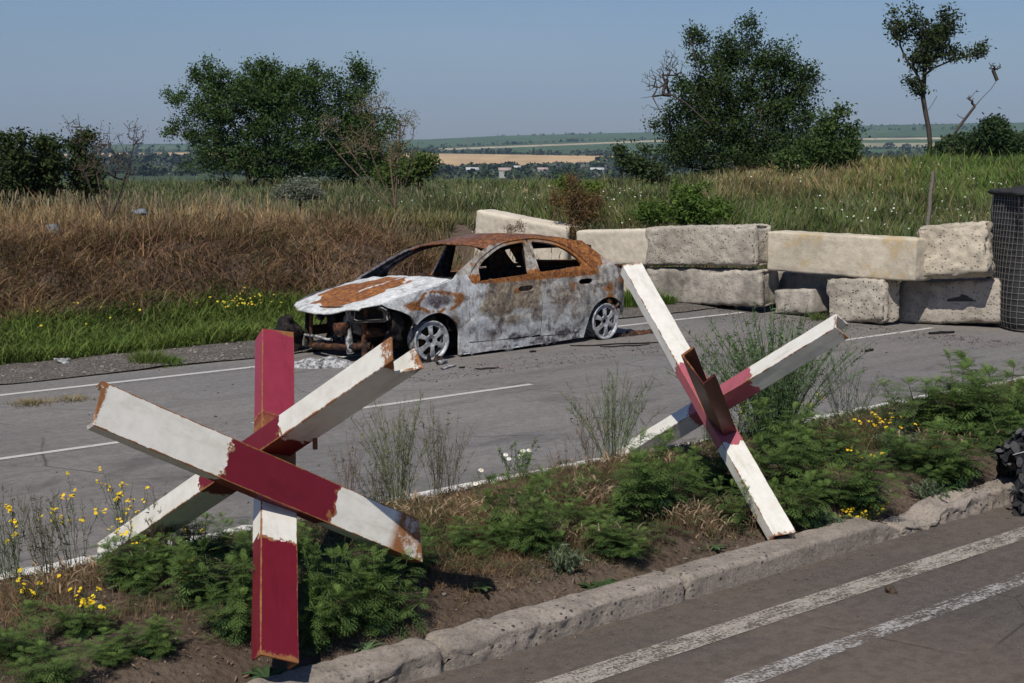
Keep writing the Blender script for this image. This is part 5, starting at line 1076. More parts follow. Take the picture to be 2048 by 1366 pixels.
# ---------------------------------------------------------------- far valley: tree belts, village, pylons
def blobcrown(acc, c, r, h, rg, col_, n=26):
    th = rg.random(n)*2*np.pi; u = rg.random(n)*2-1; d = np.stack([np.sqrt(1-u*u)*np.cos(th), np.sqrt(1-u*u)*np.sin(th), u], 1)
    ctr = c+d*np.array([r, r, h/2])*(.55+.45*rg.random((n, 1)))+np.array([0, 0, h*.5]); C = np.asarray(col_)*(1+.35*(rg.random((n, 1))*2-1))
    V, F, C = leafquads(ctr, r*(.55+.5*rg.random(n)), C, rg, .3, .9); acc.add(V, F, C)
k = MT('far_foliage'); M['far'] = k.fin(k.attr(), .95, None, 0, .05)
rgf = np.random.default_rng(99)
def belt(label, pts, h, dens, wide, colr, seed):
    acc = Acc()
    for (a, b) in zip(pts[:-1], pts[1:]):
        A = farpt(*a); B = farpt(*b); L_ = (A-B).length; m_ = max(2, int(L_/dens))
        for i in range(m_):
            if rgf.random() < .12: continue
            f = rgf.random(); p = A.lerp(B, f); px = a[0]+(b[0]-a[0])*f; p = farpt(px, a[1]+(b[1]-a[1])*f) if (i % 1 == 0) else p
            hh_ = h*.72*(.5+.9*rgf.random()**2); blobcrown(acc, np.array(p)+rgf.normal(0, wide, 3)*[1, 1, 0]+[0, 0, -1], hh_*.55, hh_, rgf, colr, 12)
    o = acc.build('tree_belt', M['far'])
    o['label'] = label; o['category'] = 'tree belt'; o['kind'] = 'stuff'; return o
FC = (.040, .052, .030)
belt('tree belt on the skyline of the far ridge', [(998, 273), (1150, 269.5), (1320, 266), (1700, 254), (1900, 250), (2100, 247)], 7, 7, 6, FC, 1)
belt('tree belt on the skyline at the left', [(100, 296), (250, 291), (420, 289), (700, 285)], 10, 16, 5, FC, 2)
belt('dark tree belt between the two far green fields', [(860, 296), (1000, 290), (1150, 283), (1300, 279.5), (1420, 278)], 8, 4, 6, FC, 3)
belt('dark tree belt along the upper edge of the golden field', [(780, 305), (870, 305), (1000, 308), (1120, 310.5), (1240, 312)], 10, 2.2, 5, FC, 4)
belt('tree belt above the golden field at the left', [(-60, 305), (190, 304), (350, 303), (500, 304)], 14, 6, 6, FC, 5)
belt('dark woods below the golden field at the left', [(-60, 322), (100, 321), (350, 319), (560, 320)], 14, 2.0, 14, FC, 6)
belt('tree belt in front of the far right fields', [(1660, 300), (1760, 298), (1900, 300), (2100, 297)], 11, 3.0, 14, FC, 7)
belt('second tree belt on the far right', [(1660, 262), (1850, 260), (2100, 258)], 12, 10, 6, FC, 8)
acc = Acc(); farcols = [(.034, .052, .024), (.05, .068, .03), (.10, .11, .085), (.042, .058, .034)]
for i in range(1750):
    px = -700+rgf.random()*3400; row = 322+26*rgf.random()**.9
    if -200 < px < 820: row = 328+24*rgf.random()
    if 840 < px < 1230: row = max(row, np.interp(px, [840, 1000, 1100, 1230], [347, 343, 340, 336])+4*rgf.random())
    p = farpt(px, row); h_ = 7+7*rgf.random(); h_ *= 1 if row < 338 else .62
    blobcrown(acc, np.array(p)-[0, 0, .5], h_*(.45+.25*rgf.random()), h_, rgf, farcols[int(rgf.random()**1.5*4)], 34)
for i in range(230):
    px = 850+460*rgf.random(); row = 345+13*rgf.random(); p = farpt(px, row); h_ = 3+3*rgf.random(); blobcrown(acc, np.array(p)-[0, 0, .5], h_*(.5+.3*rgf.random()), h_, rgf, farcols[int(rgf.random()**1.5*4)], 30)
o = acc.build('village_trees', M['far']); tag(o, 'mass of tree crowns round the village houses in the valley', 'trees', kind='stuff')
k = MT('whitewashed_wall'); M['hwall'] = k.fin((0.40, 0.385, 0.36), .9); k = MT('pale_roof'); M['hroof'] = k.fin(k.mix(k.noise(.6, 3), (.36, .36, .36), (.58, .57, .54)), .8)
k = MT('clay_roof'); M['hroof2'] = k.fin(k.mix(k.noise(.6, 3), (.30, .22, .19), (.45, .36, .32)), .8)
def house(px, row, Lh, rz, roof, label, gh=2.2):
    row += 1.5+5*rgf.random(); p = farpt(px, row); h = empty('village_house', p+Vector((0, 0, 3.2)), rz); sc_ = .65+.3*rgf.random(); h.scale = (sc_, sc_, sc_*.8); tag(h, label, 'house', 'houses of the village in the valley'); w = Lh*.55; a, b = Lh/2, w/2
    V = [(-a, -b, -5), (a, -b, -5), (a, b, -5), (-a, b, -5), (-a, -b, gh), (a, -b, gh), (a, b, gh), (-a, b, gh), (-a, 0, gh+2), (a, 0, gh+2)]
    npmesh('wall', V, [np.array([(0, 1, 5, 4), (1, 2, 6, 5), (2, 3, 7, 6), (3, 0, 4, 7)]), np.array([(4, 8, 7), (5, 6, 9)])], M['hwall'], h)
    e = .4; R_ = [(-a-e, -b-e, gh-.25), (a+e, -b-e, gh-.25), (a+e, 0, gh+2.12), (-a-e, 0, gh+2.12), (-a-e, b+e, gh-.25), (a+e, b+e, gh-.25)]
    o = npmesh('roof', R_, np.array([(0, 1, 2, 3), (3, 2, 5, 4)]), M[roof], h); md = o.modifiers.new('s', 'SOLIDIFY'); md.thickness = .15
for (px, row, Lh, rz, roof, lab) in [
    (945, 347, 9, .2, 'hroof', 'pale roofed village house farthest left, under the golden field'), (1072, 339, 7, -.3, 'hroof2', 'tan roofed village house left of the long white one'), (1085, 348, 9, .1, 'hroof2', 'brownish roofed village house low behind the grass'),
    (1122, 337, 10, .0, 'hroof', 'long white roofed village house in the middle of the trees'), (1140, 335, 8, .4, 'hroof2', 'greyish gabled village house right behind the long white one'), (1160, 337.5, 7, -.1, 'hroof', 'small white village house right of the grey gabled one'),
    (1181, 333, 6, .2, 'hroof', 'small pale village house high among the trees'), (1203, 332, 8, .1, 'hroof', 'white village house left of the sapling'), (1216, 335, 7, -.3, 'hroof', 'white village house partly behind the sapling'),
    (1193, 346, 12, .0, 'hroof', 'long low white shed lowest in the village'), (1034, 344, 6, .3, 'hroof', 'tiny white village house between two dark crowns'), (1845, 316, 9, .3, 'hroof', 'pale gabled house at the foot of the thin crooked tree'),
    (1800, 322, 8, -.2, 'hroof', 'pale low house right of the tall tree, behind the meadow'), (1010, 352, 8, 0, 'hroof2', 'tan house just above the meadow grass')]: house(px, row, Lh, rz, roof, lab)
k = MT('pylon_steel'); M['pylon'] = k.fin((.16, .16, .17), .7)
def pylon(px, row, h, label):
    p = farpt(px, row); A_ = Acc(); w = h*.09
    for sx in (-1, 1):
        for sy in (-1, 1): A_.add(*tube_np([(sx*w, sy*w, -1), (sx*w*.35, sy*w*.35, h*.62), (0, 0, h)], .16, 4))
    for z in np.linspace(.1, .6, 5)*h:
        q = w*(1-.65*z/(h*.62)); A_.add(*tube_np([(-q, -q, z), (q, -q*.8, z+h*.1)], .1, 4)); A_.add(*tube_np([(q, -q, z), (-q, -q*.8, z+h*.1)], .1, 4))
    for z, q in ((.66, .2), (.78, .26), (.9, .18)): A_.add(*tube_np([(-q*h*.8, 0, z*h), (q*h*.8, 0, z*h)], .16, 4))
    o = A_.build('power_pylon', M['pylon']); o.location = p; tag(o, label, 'pylon', 'power pylons crossing the fields')
pylon(937, 308, 24, 'lattice pylon in the golden field, leftmost'); pylon(996, 303, 26, 'lattice pylon on the green field left of the middle'); pylon(1081, 304, 26, 'lattice pylon at the dark belt above the golden field'); pylon(1743, 286, 26, 'lattice pylon right of the tall dense tree')
# air
bm = bmesh.new(); bmesh.ops.create_cube(bm, size=1)
for v in bm.verts: v.co = Vector((v.co.x*19000, v.co.y*19400+500, v.co.z*480+180))
hz = frombm('haze', bm); hm = bpy.data.materials.new('haze'); hm.use_nodes = True; hm.node_tree.nodes.clear()
vo = hm.node_tree.nodes.new('ShaderNodeVolumePrincipled'); ho = hm.node_tree.nodes.new('ShaderNodeOutputMaterial'); vo.inputs['Color'].default_value = (.52, .72, 1.0, 1); vo.inputs['Density'].default_value = 0.00009; vo.inputs['Anisotropy'].default_value = 0.0
hm.node_tree.links.new(vo.outputs[0], ho.inputs['Volume']); hz.data.materials.append(hm); hz['kind'] = 'stuff'; hz['label'] = 'pale summer haze over the whole valley'
# ---------------------------------------------------------------- plants on the median
rp = np.random.default_rng(5)
def fern_leaf():
    """divided leaf, unit length along +x, drooping; flat-ish quads"""
    Q = []; 
    def rh(a, d, L_, w, z0=0.0, dz=0.0):
        a = np.array(a); d = np.array(d)/np.hypot(*d); p = np.array([-d[1], d[0]]); m_ = a+d*L_*.45; e = a+d*L_
        Q.append([(*a, z0), (*(m_+p*w), z0+dz*.5), (*e, z0+dz), (*(m_-p*w), z0+dz*.5)])
    rh((0, 0), (1, 0), 1.0, .035, 0, -.05)
    for x, L_ in ((.14, .30), (.32, .52), (.50, .46), (.67, .35), (.82, .22)):
        for sg in (-1, 1):
            d = np.array([.62, .80*sg]); rh((x, 0), d, L_, .021, 0, .02)
            dn = d/np.hypot(*d)
            for f in (.25, .5, .75):
                b = np.array([x, 0])+dn*L_*f
                for s2 in (-1, 1):
                    d2 = dn*.75+s2*.66*np.array([-dn[1], dn[0]]); rh(b, d2, L_*(.34-.18*f), .015, .005, .01)
    return np.array(Q)       # (m,4,3)
FL = fern_leaf()
def place_leaf(acc, base, azm, pitch, L_, droop, col_, rg):
    q = FL.reshape(-1, 3).copy()*L_; x = q[:, 0].copy(); q[:, 2] -= droop*L_*(x/L_)**2; q[:, 2] += -.22*np.abs(q[:, 1])*rg.random()
    cp, sp = math.cos(pitch), math.sin(pitch); q = np.stack([q[:, 0]*cp-q[:, 2]*sp, q[:, 1], q[:, 0]*sp+q[:, 2]*cp], 1)
    ca, sa = math.cos(azm), math.sin(azm); q = np.stack([q[:, 0]*ca-q[:, 1]*sa, q[:, 0]*sa+q[:, 1]*ca, q[:, 2]], 1)+base
    acc.add(q, np.arange(len(q)).reshape(-1, 4), np.repeat(np.asarray(col_)[None]*(1+.18*(rg.random((len(FL), 1))*2-1)), 4, 0))
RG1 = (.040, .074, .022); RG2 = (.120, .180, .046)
M['stem'] = foliage_mat('stem', .05, .7, .2)
def ragweed(seed, h=.5, w=.35, nst=7, leafy=1.0):
    rg = np.random.default_rng(seed); L_ = Acc(); S_ = Acc()
    for i in range(nst):
        a = rg.random()*6.28; r = w*.62*math.sqrt(rg.random()); top = np.array([math.cos(a)*r, math.sin(a)*r, h*(.35+.65*rg.random())*(1-.22*(r/(w*.5+1e-6))**2)]); b = top*[.3, .3, 0]
        pts = [b+(top-b)*f+np.array([math.cos(a), math.sin(a), 0])*.03*f*f for f in np.linspace(0, 1, 6)]; S_.add(*tube_np(pts, [.004, .0035, .003, .003, .0025, .0015], 4), (.09, .12, .045))
        nn = int((10+top[2]*22)*leafy)
        for j in range(nn):
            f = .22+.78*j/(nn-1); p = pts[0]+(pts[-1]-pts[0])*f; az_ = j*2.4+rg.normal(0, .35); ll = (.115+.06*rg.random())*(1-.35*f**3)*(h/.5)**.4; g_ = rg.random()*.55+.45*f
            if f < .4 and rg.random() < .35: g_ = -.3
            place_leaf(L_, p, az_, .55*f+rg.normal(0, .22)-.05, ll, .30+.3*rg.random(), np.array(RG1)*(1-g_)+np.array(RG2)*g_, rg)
            if f > .93:
                for q in range(3): place_leaf(L_, p, az_+2.1*q, .9, ll*.6, .1, np.array(RG2)*1.15, rg)
    return L_, S_
protos = {}
def put_rag(kind, px, pyb, pyt, wpx, label, group='feathery weeds on the median', rz=None, zoff=0.0):
    b = G(px, pyb, .13); s_, t_ = ST(b.x, b.y)
    if t_ < 4.93: b = W(s_, 4.93)
    b.z = land1(b.x, b.y)+zoff; d = b.y
    h = (pyb-pyt)/FPX*d*1.28; w = wpx/FPX*d
    k_ = protos.get(kind)
    if k_ is None:
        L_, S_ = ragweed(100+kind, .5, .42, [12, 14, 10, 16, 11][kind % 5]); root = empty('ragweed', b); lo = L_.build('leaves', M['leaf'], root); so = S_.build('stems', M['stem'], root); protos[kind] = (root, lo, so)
    else:
        root = k_[0].copy(); col.objects.link(root)
        for ch in k_[1:]: c = ch.copy(); c.parent = root; col.objects.link(c)
        root.location = b
    root.rotation_euler = (0, 0, rz if rz is not None else rp.random()*6.28); root.scale = (w/.50, w/.50, h/.52); tag(root, label, 'weed', group); return root
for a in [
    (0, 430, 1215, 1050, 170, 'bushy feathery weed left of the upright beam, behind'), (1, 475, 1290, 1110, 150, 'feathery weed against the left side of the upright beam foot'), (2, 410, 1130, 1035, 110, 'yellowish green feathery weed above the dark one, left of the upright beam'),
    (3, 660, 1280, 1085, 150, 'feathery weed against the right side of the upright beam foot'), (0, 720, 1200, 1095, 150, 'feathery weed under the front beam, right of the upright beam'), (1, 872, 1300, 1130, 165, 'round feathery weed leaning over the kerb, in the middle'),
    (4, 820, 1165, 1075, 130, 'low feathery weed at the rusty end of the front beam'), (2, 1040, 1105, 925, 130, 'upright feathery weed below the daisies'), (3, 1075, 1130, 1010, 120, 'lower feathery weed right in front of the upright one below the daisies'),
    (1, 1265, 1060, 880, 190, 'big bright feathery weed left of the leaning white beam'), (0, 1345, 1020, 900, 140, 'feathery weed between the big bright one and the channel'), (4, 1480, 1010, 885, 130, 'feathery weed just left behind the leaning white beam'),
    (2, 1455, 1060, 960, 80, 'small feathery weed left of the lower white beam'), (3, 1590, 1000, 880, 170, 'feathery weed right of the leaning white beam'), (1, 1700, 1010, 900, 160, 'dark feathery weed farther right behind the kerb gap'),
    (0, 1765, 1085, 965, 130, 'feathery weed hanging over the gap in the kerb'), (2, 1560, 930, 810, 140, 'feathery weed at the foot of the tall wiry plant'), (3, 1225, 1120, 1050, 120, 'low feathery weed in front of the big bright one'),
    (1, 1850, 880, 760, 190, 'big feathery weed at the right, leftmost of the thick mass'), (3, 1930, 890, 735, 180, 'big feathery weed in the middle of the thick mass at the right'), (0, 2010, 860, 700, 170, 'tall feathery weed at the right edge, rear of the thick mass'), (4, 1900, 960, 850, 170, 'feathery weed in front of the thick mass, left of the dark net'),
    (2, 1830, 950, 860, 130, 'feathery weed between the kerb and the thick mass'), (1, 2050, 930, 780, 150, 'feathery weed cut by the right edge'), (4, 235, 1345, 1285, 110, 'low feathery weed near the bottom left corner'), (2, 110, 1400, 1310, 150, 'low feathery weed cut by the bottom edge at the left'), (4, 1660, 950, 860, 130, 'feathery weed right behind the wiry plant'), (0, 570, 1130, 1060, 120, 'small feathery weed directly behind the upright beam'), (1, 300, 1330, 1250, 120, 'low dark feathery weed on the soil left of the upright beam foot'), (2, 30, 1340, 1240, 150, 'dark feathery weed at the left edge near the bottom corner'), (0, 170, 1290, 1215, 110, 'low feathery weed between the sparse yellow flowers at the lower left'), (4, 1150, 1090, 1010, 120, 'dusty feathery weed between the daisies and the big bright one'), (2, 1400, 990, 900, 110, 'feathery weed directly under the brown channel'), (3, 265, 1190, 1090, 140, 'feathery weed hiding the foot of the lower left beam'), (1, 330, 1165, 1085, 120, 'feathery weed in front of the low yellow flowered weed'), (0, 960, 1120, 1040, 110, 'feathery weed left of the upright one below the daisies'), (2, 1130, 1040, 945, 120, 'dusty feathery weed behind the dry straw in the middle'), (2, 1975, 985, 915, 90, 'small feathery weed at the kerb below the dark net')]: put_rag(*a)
# wiry tall plants
def wiry(label, px, pyb, pyt, wpx, nst, seed, c=(.085, .125, .05), nl=26, lean=0.0, cat='weed', group=None, rst=.0022, name='wiry_weed', tips=None, leafl=.03, sub=8, drop=.12):
    rg = np.random.default_rng(seed); b = G(px, pyb, .13); s_, t_ = ST(b.x, b.y)
    if t_ < 4.80: b = W(s_, 4.80)
    b.z = land1(b.x, b.y); d = b.y; h = (pyb-pyt)/FPX*d; w = wpx/FPX*d; S_ = Acc(); LQ = []; FT = []
    for i in range(nst):
        a = rg.random()*6.28; r = (rg.random()**.7); tx = math.cos(a)*r*w*.5+lean*w; ty = math.sin(a)*r*w*.32; th = h*(.62+.38*rg.random())*(1-.22*r*r); p0 = np.array([tx*.22, ty*.22, 0])+rg.normal(0, .015, 3)*[1, 1, 0]
        pts = np.array([p0+(np.array([tx, ty, 0])-p0)*(f**1.35)+np.array([0, 0, th*f*(1-drop*f*f*r)]) for f in np.linspace(0, 1, 8)])+rg.normal(0, .004, (8, 3)); S_.add(*tube_np(pts, np.linspace(rst, rst*.45, 8), 3), np.array(c)*(.8+.5*rg.random()))
        FT.append(pts[-1])
        for q in range(sub):
            f = .25+.7*rg.random(); k_ = int(f*7); p = pts[k_]+(pts[min(7, k_+1)]-pts[k_])*(f*7-k_); a2 = rg.random()*6.28; l_ = h*(.10+.14*rg.random())*(1.2-f)
            e = p+np.array([math.cos(a2)*l_*.5, math.sin(a2)*l_*.5, l_]); m_ = (p+e)/2+np.array([math.cos(a2), math.sin(a2), -.3])*l_*.14; S_.add(*tube_np([p, m_, e], [rst*.6, rst*.5, rst*.35], 3), np.array(c)*(.8+.5*rg.random())); FT.append(e)
        for q in range(nl):
            f = .1+.88*rg.random(); k_ = int(f*7); p = pts[k_]+(pts[min(7, k_+1)]-pts[k_])*(f*7-k_); LQ.append(p+rg.normal(0, .006, 3))
    root = empty(name, b); tag(root, label, cat, group); S_.build('stems', M['stem'], root)
    if LQ:
        LQ = np.array(LQ); n = len(LQ); V, F, C = leafquads(LQ, leafl*(.5+rg.random(n)), vary(np.array(c)*1.25, n, .3), rg, .2, .14); npmesh('leaves', V, F, M['leaf'], root, C=C)
    if tips:
        ft = np.array(FT); ft = ft[rg.permutation(len(ft))[:tips[0]]]; n = len(ft)
        if tips[1] == 'yellow':
            for p_ in ft:
                V2, Q2, T2, C2 = discs(p_[None]+rg.normal(0, .007, (3, 3)), .006+.005*rg.random(3), vary((.66, .44, .015), 3, .2)); npmesh('flower_head', V2, T2, M['petal'], root, C=C2)
        elif tips[1] == 'daisy':
            pos_ = ft
            for p in pos_:
                A_ = GAcc()
                nr = np.array([rg.normal(0, .25), -.45, .9]); nr /= np.linalg.norm(nr); u_ = np.cross(nr, [1, 0, 0]); u_ /= np.linalg.norm(u_); v_ = np.cross(nr, u_); V = []; T = []
                for q in range(12):
                    t_ = q*math.pi/6; dd = u_*math.cos(t_)+v_*math.sin(t_); e_ = -u_*math.sin(t_)+v_*math.cos(t_); i0 = len(V); V += [p, p+dd*.013+e_*.0035, p+dd*.018, p+dd*.013-e_*.0035]; T += [(i0, i0+1, i0+2), (i0, i0+2, i0+3)]
                A_.add(np.array(V), np.zeros((0, 4), int), np.array(T), np.repeat([[.72, .72, .68]], len(V), 0))
                V2, Q2, T2, C2 = discs((p+nr*.003)[None], np.array([.0065]), np.array([[.62, .42, .02]])); A_.add(V2, Q2, T2, C2); npmesh('flower_head', np.concatenate(A_.V), np.concatenate(A_.T), M['petal'], root, C=np.concatenate(A_.C))
    return root
wg = 'tall wiry weeds on the median'
wiry('large wiry green bush of thin stems behind the right hedgehog', 1545, 900, 600, 440, 135, 1, (.095, .145, .058), 34, -.02, group=wg, rst=.0029, leafl=.045)
wiry('thin wiry stems left of the right hedgehog, in front of the road', 1225, 930, 715, 230, 38, 2, (.12, .155, .07), 20, 0, group=wg, rst=.0023)
wiry('wispy green and brown weed between the hedgehogs', 800, 1010, 735, 280, 36, 3, (.15, .165, .075), 20, .0, group=wg, rst=.002)
wiry('wispy reddish brown weed right behind the right arm of the nearest hedgehog', 700, 1000, 800, 120, 14, 4, (.16, .11, .08), 10, .0, group=wg, rst=.0015)
wiry('faint wispy dry stems left of the daisies', 905, 985, 800, 120, 12, 5, (.15, .12, .08), 8, .0, group=wg, rst=.0014)
wiry('thin dark dry stalks behind the upright beam foot', 620, 1090, 930, 90, 10, 6, (.10, .07, .05), 8, .0, group=wg, rst=.002)
wiry('thin brown and green stalks between the wispy weed and the daisies', 880, 1010, 790, 200, 20, 14, (.13, .12, .07), 14, .0, group=wg, rst=.0016)
wiry('tangle of thin dry stems behind the low yellow flowered weed at the left', 330, 1150, 960, 200, 24, 71, (.12, .10, .06), 14, 0, group=wg, rst=.0016)
wiry('thin dry stems standing in the straw below the daisies', 1130, 1060, 880, 140, 20, 72, (.17, .12, .07), 8, 0, group=wg, rst=.0015)
wiry('thin olive stems at the left edge behind the yellow flowered weed', 90, 1170, 930, 170, 20, 73, (.11, .11, .06), 14, 0, group=wg, rst=.0016)
wiry('brown stalks between the wiry stems and the big bright feathery weed', 1180, 950, 800, 140, 16, 74, (.15, .11, .07), 8, 0, group=wg, rst=.0015)
wiry('thin stems in front of the thick mass at the right', 1800, 900, 760, 130, 16, 75, (.11, .13, .07), 12, 0, group=wg, rst=.0015)
wiry('wiry green stems rising left of the large wiry bush', 1420, 900, 690, 170, 22, 15, (.085, .12, .05), 18, .0, group=wg, rst=.002)
wiry('wiry stems spreading right of the large wiry bush', 1690, 890, 690, 180, 24, 16, (.095, .13, .06), 16, .0, group=wg, rst=.0018)
wiry('short thin stalks behind the front beam end, right of the upright beam', 760, 1040, 900, 160, 22, 17, (.11, .11, .06), 14, .0, group=wg, rst=.0016)
wiry('dark thin stems at the rear edge of the median, far left', 20, 1130, 900, 130, 10, 18, (.10, .11, .06), 10, .0, group=wg, rst=.0016)
wiry('daisy plant with white flowers on branching stems, in the middle', 1030, 960, 835, 110, 9, 7, (.085, .125, .045), 40, .0, 'daisy', None, .0026, 'daisy_plant', (8, 'daisy'), .03, 3)
wiry('single thin daisy stem lower left of the daisy plant', 955, 1010, 938, 60, 3, 8, (.085, .125, .045), 14, 0, 'daisy', None, .0022, 'daisy_plant', (2, 'daisy'), .025, 1)
yg = 'yellow flowered weeds'
for i, (px, pb, pt, w_, ns, nt, lab) in enumerate([(30, 1180, 960, 120, 10, 9, 'yellow flowered weed at the left edge'), (150, 1150, 925, 130, 9, 11, 'yellow flowered weed under the left white beam end'), (255, 1110, 890, 130, 9, 12, 'tallest yellow flowered weed, right of the other two at the left'),
    (300, 1140, 1010, 150, 12, 16, 'low yellow flowered weed where the left beam meets the ground'), (385, 1120, 1030, 90, 7, 8, 'yellow flowered weed left of the upright beam, close to the crossing'), (170, 1290, 1170, 120, 8, 8, 'small yellow flowered weed on the bare soil at the lower left'), (60, 1260, 1120, 120, 8, 6, 'sparse yellow flowered weed at the lower left edge'), (380, 1215, 1120, 60, 5, 4, 'small yellow flowers in front of the feathery weed'),
    (1470, 880, 760, 150, 9, 9, 'yellow flowered weed under the right hedgehog crossing'), (1590, 880, 770, 140, 9, 7, 'yellow flowered weed inside the wiry green bush'), (1770, 900, 830, 140, 10, 12, 'yellow flowered weed right of the wiry bush'), (1870, 950, 905, 90, 6, 6, 'yellow flowered weed near the dark net'),
    (1800, 1030, 985, 80, 6, 7, 'yellow flowers leaning over the kerb gap'), (1910, 1065, 1035, 90, 9, 13, 'yellow flowers growing out of the kerb onto the road'), (1700, 960, 890, 110, 7, 5, 'sparse yellow flowers among the dark feathery weeds')]):
    wiry(lab, px, pb, pt, w_*1.25, ns+3, 20+i, (.075, .10, .045), 16, 0, 'flowering weed', yg, .0019, 'flowering_weed', (int(nt*1.6), 'yellow'), .028, 4)
# leafy stems at the right: grey green herbs
for i, (px, pb, pt, w_, lab) in enumerate([(1790, 920, 850, 130, 'grey green herb left of the thick mass at the right'), (1880, 990, 920, 120, 'sprawling grey green herb behind the kerb, left of the net'), (1130, 1150, 1080, 120, 'thin grey green herb behind the kerb in the middle'), (1640, 1040, 985, 110, 'low broad leafed herb right of the white beam foot')]):
    wiry(lab, px, pb, pt, w_, 18, 60+i, (.11, .14, .08), 40, 0, 'weed', 'low herbs on the median', .002, 'herb', None, .035, 4, .5)
# rosette plants
def rosette(px, py, R_, n, label, c=(.10, .15, .06), seed=0, wd=.28, up=.35):
    rg = np.random.default_rng(seed); b = G(px, py, .14); s_, t_ = ST(b.x, b.y)
    if t_ < 4.84: b = W(s_, 4.84)
    b.z = land1(b.x, b.y)+.005; A_ = GAcc()
    for i in range(n):
        a = i*2.4+rg.normal(0, .3); L_ = R_*(.6+.5*rg.random()); V = []; d = np.array([math.cos(a), math.sin(a)]); p = np.array([-d[1], d[0]])
        for f in np.linspace(0, 1, 6):
            w_ = wd*L_*math.sin(math.pi*min(1, f*.9+.08))**.8*.5; z = up*L_*math.sin(f*2.2); x_ = d*L_*f; V += [(*(x_+p*w_), z+.1*w_), (*x_, z-.15*w_), (*(x_-p*w_), z+.1*w_)]
        Q = [(3*k_+j, 3*k_+j+1, 3*k_+j+4, 3*k_+j+3) for k_ in range(5) for j in range(2)]; A_.add(np.array(V), np.array(Q), np.zeros((0, 3), int), np.repeat(np.asarray([c])*(.7+.6*rg.random()), len(V), 0))
    o = npmesh('leafy_weed', np.concatenate(A_.V), np.concatenate(A_.Q), M['leaf'], C=np.concatenate(A_.C), smooth=True); o.location = b; tag(o, label, 'weed', 'low broad leafed weeds'); return o
rosette(762, 1292, .09, 8, 'pale rosette of long leaves at the kerb, right of the upright beam', (.13, .19, .09), 1)
rosette(1375, 1060, .10, 16, 'sprawling leafy weed on the soil left of the white beam foot', (.09, .135, .06), 2, .3, .2); rosette(1430, 1085, .08, 12, 'small sprawling weed closest to the kerb, left of the white beam foot', (.09, .135, .06), 3, .3, .2)
rosette(1285, 1175, .09, 16, 'dark leafy weed lying on the kerb in the middle', (.055, .095, .035), 4, .35, .2); rosette(1215, 1165, .09, 14, 'dark leafy weed left of the one on the kerb', (.055, .095, .035), 5, .35, .25); rosette(1330, 1185, .07, 12, 'small dark weed at the right end of the green patch on the kerb', (.055, .095, .035), 6, .35, .2)
rosette(1640, 1010, .12, 14, 'broad yellowish leafed weed right of the leaning beam', (.12, .16, .05), 7, .4, .5); rosette(1725, 1040, .10, 14, 'broad leafed weed left of the kerb gap', (.11, .15, .05), 8, .4, .5)
rosette(560, 1345, .10, 10, 'low leafy weed at the foot of the upright beam', (.06, .10, .04), 9, .3, .3); rosette(960, 1190, .09, 12, 'small leafy weed on the bare soil right of the round feathery weed', (.07, .11, .04), 10, .3, .3); rosette(2030, 1000, .12, 14, 'leafy weed below the dark net at the right edge', (.06, .11, .03), 11, .35, .4)
# dry grass, litter and low green cover (uncountable)
D1 = GAcc(); D2 = GAcc()
def median_pts(n, s0=-1.5, s1=13.5, t0=4.80, t1=6.62): s = s0+(s1-s0)*rp.random(n); t = t0+(t1-t0)*rp.random(n); return s, t, s*UX-t*UY, s*UY+t*UX
s, t, x, y = median_pts(150000); q = (vfbm(s*1.1+5, t*1.5, 4)+.55*smooth01(5.6, 6.7, t)+.10 > .22*rp.random(len(s))+.04) & ((t > 4.95) | (rp.random(len(s)) < .2)); x, y, s, t = x[q], y[q], s[q], t[q]; n = len(x)
pos = np.stack([x, y, land(x, y)-.003], 1); w8 = rp.random(n); gr = (vfbm(s*.8+1, t+7, 3) > .02)[:, None]
cc = np.where(gr & (rp.random((n, 1)) < .55), vary((.06, .095, .028), n, .35), pmix((STRAW, w8*.7), (BROWN, 1-w8), ((.07, .045, .03), .6*rp.random(n))))
D1.add(*blades(pos, (.035+.11*rp.random(n)**2)*(.7+.7*smooth01(5.2, 5.8, t))*(1-.65*smooth01(5.9, 6.4, t)), .0022+.0018*rp.random(n), rp.random(n)*6.28, .3+1.3*rp.random(n), cc*.7, cc*1.1))
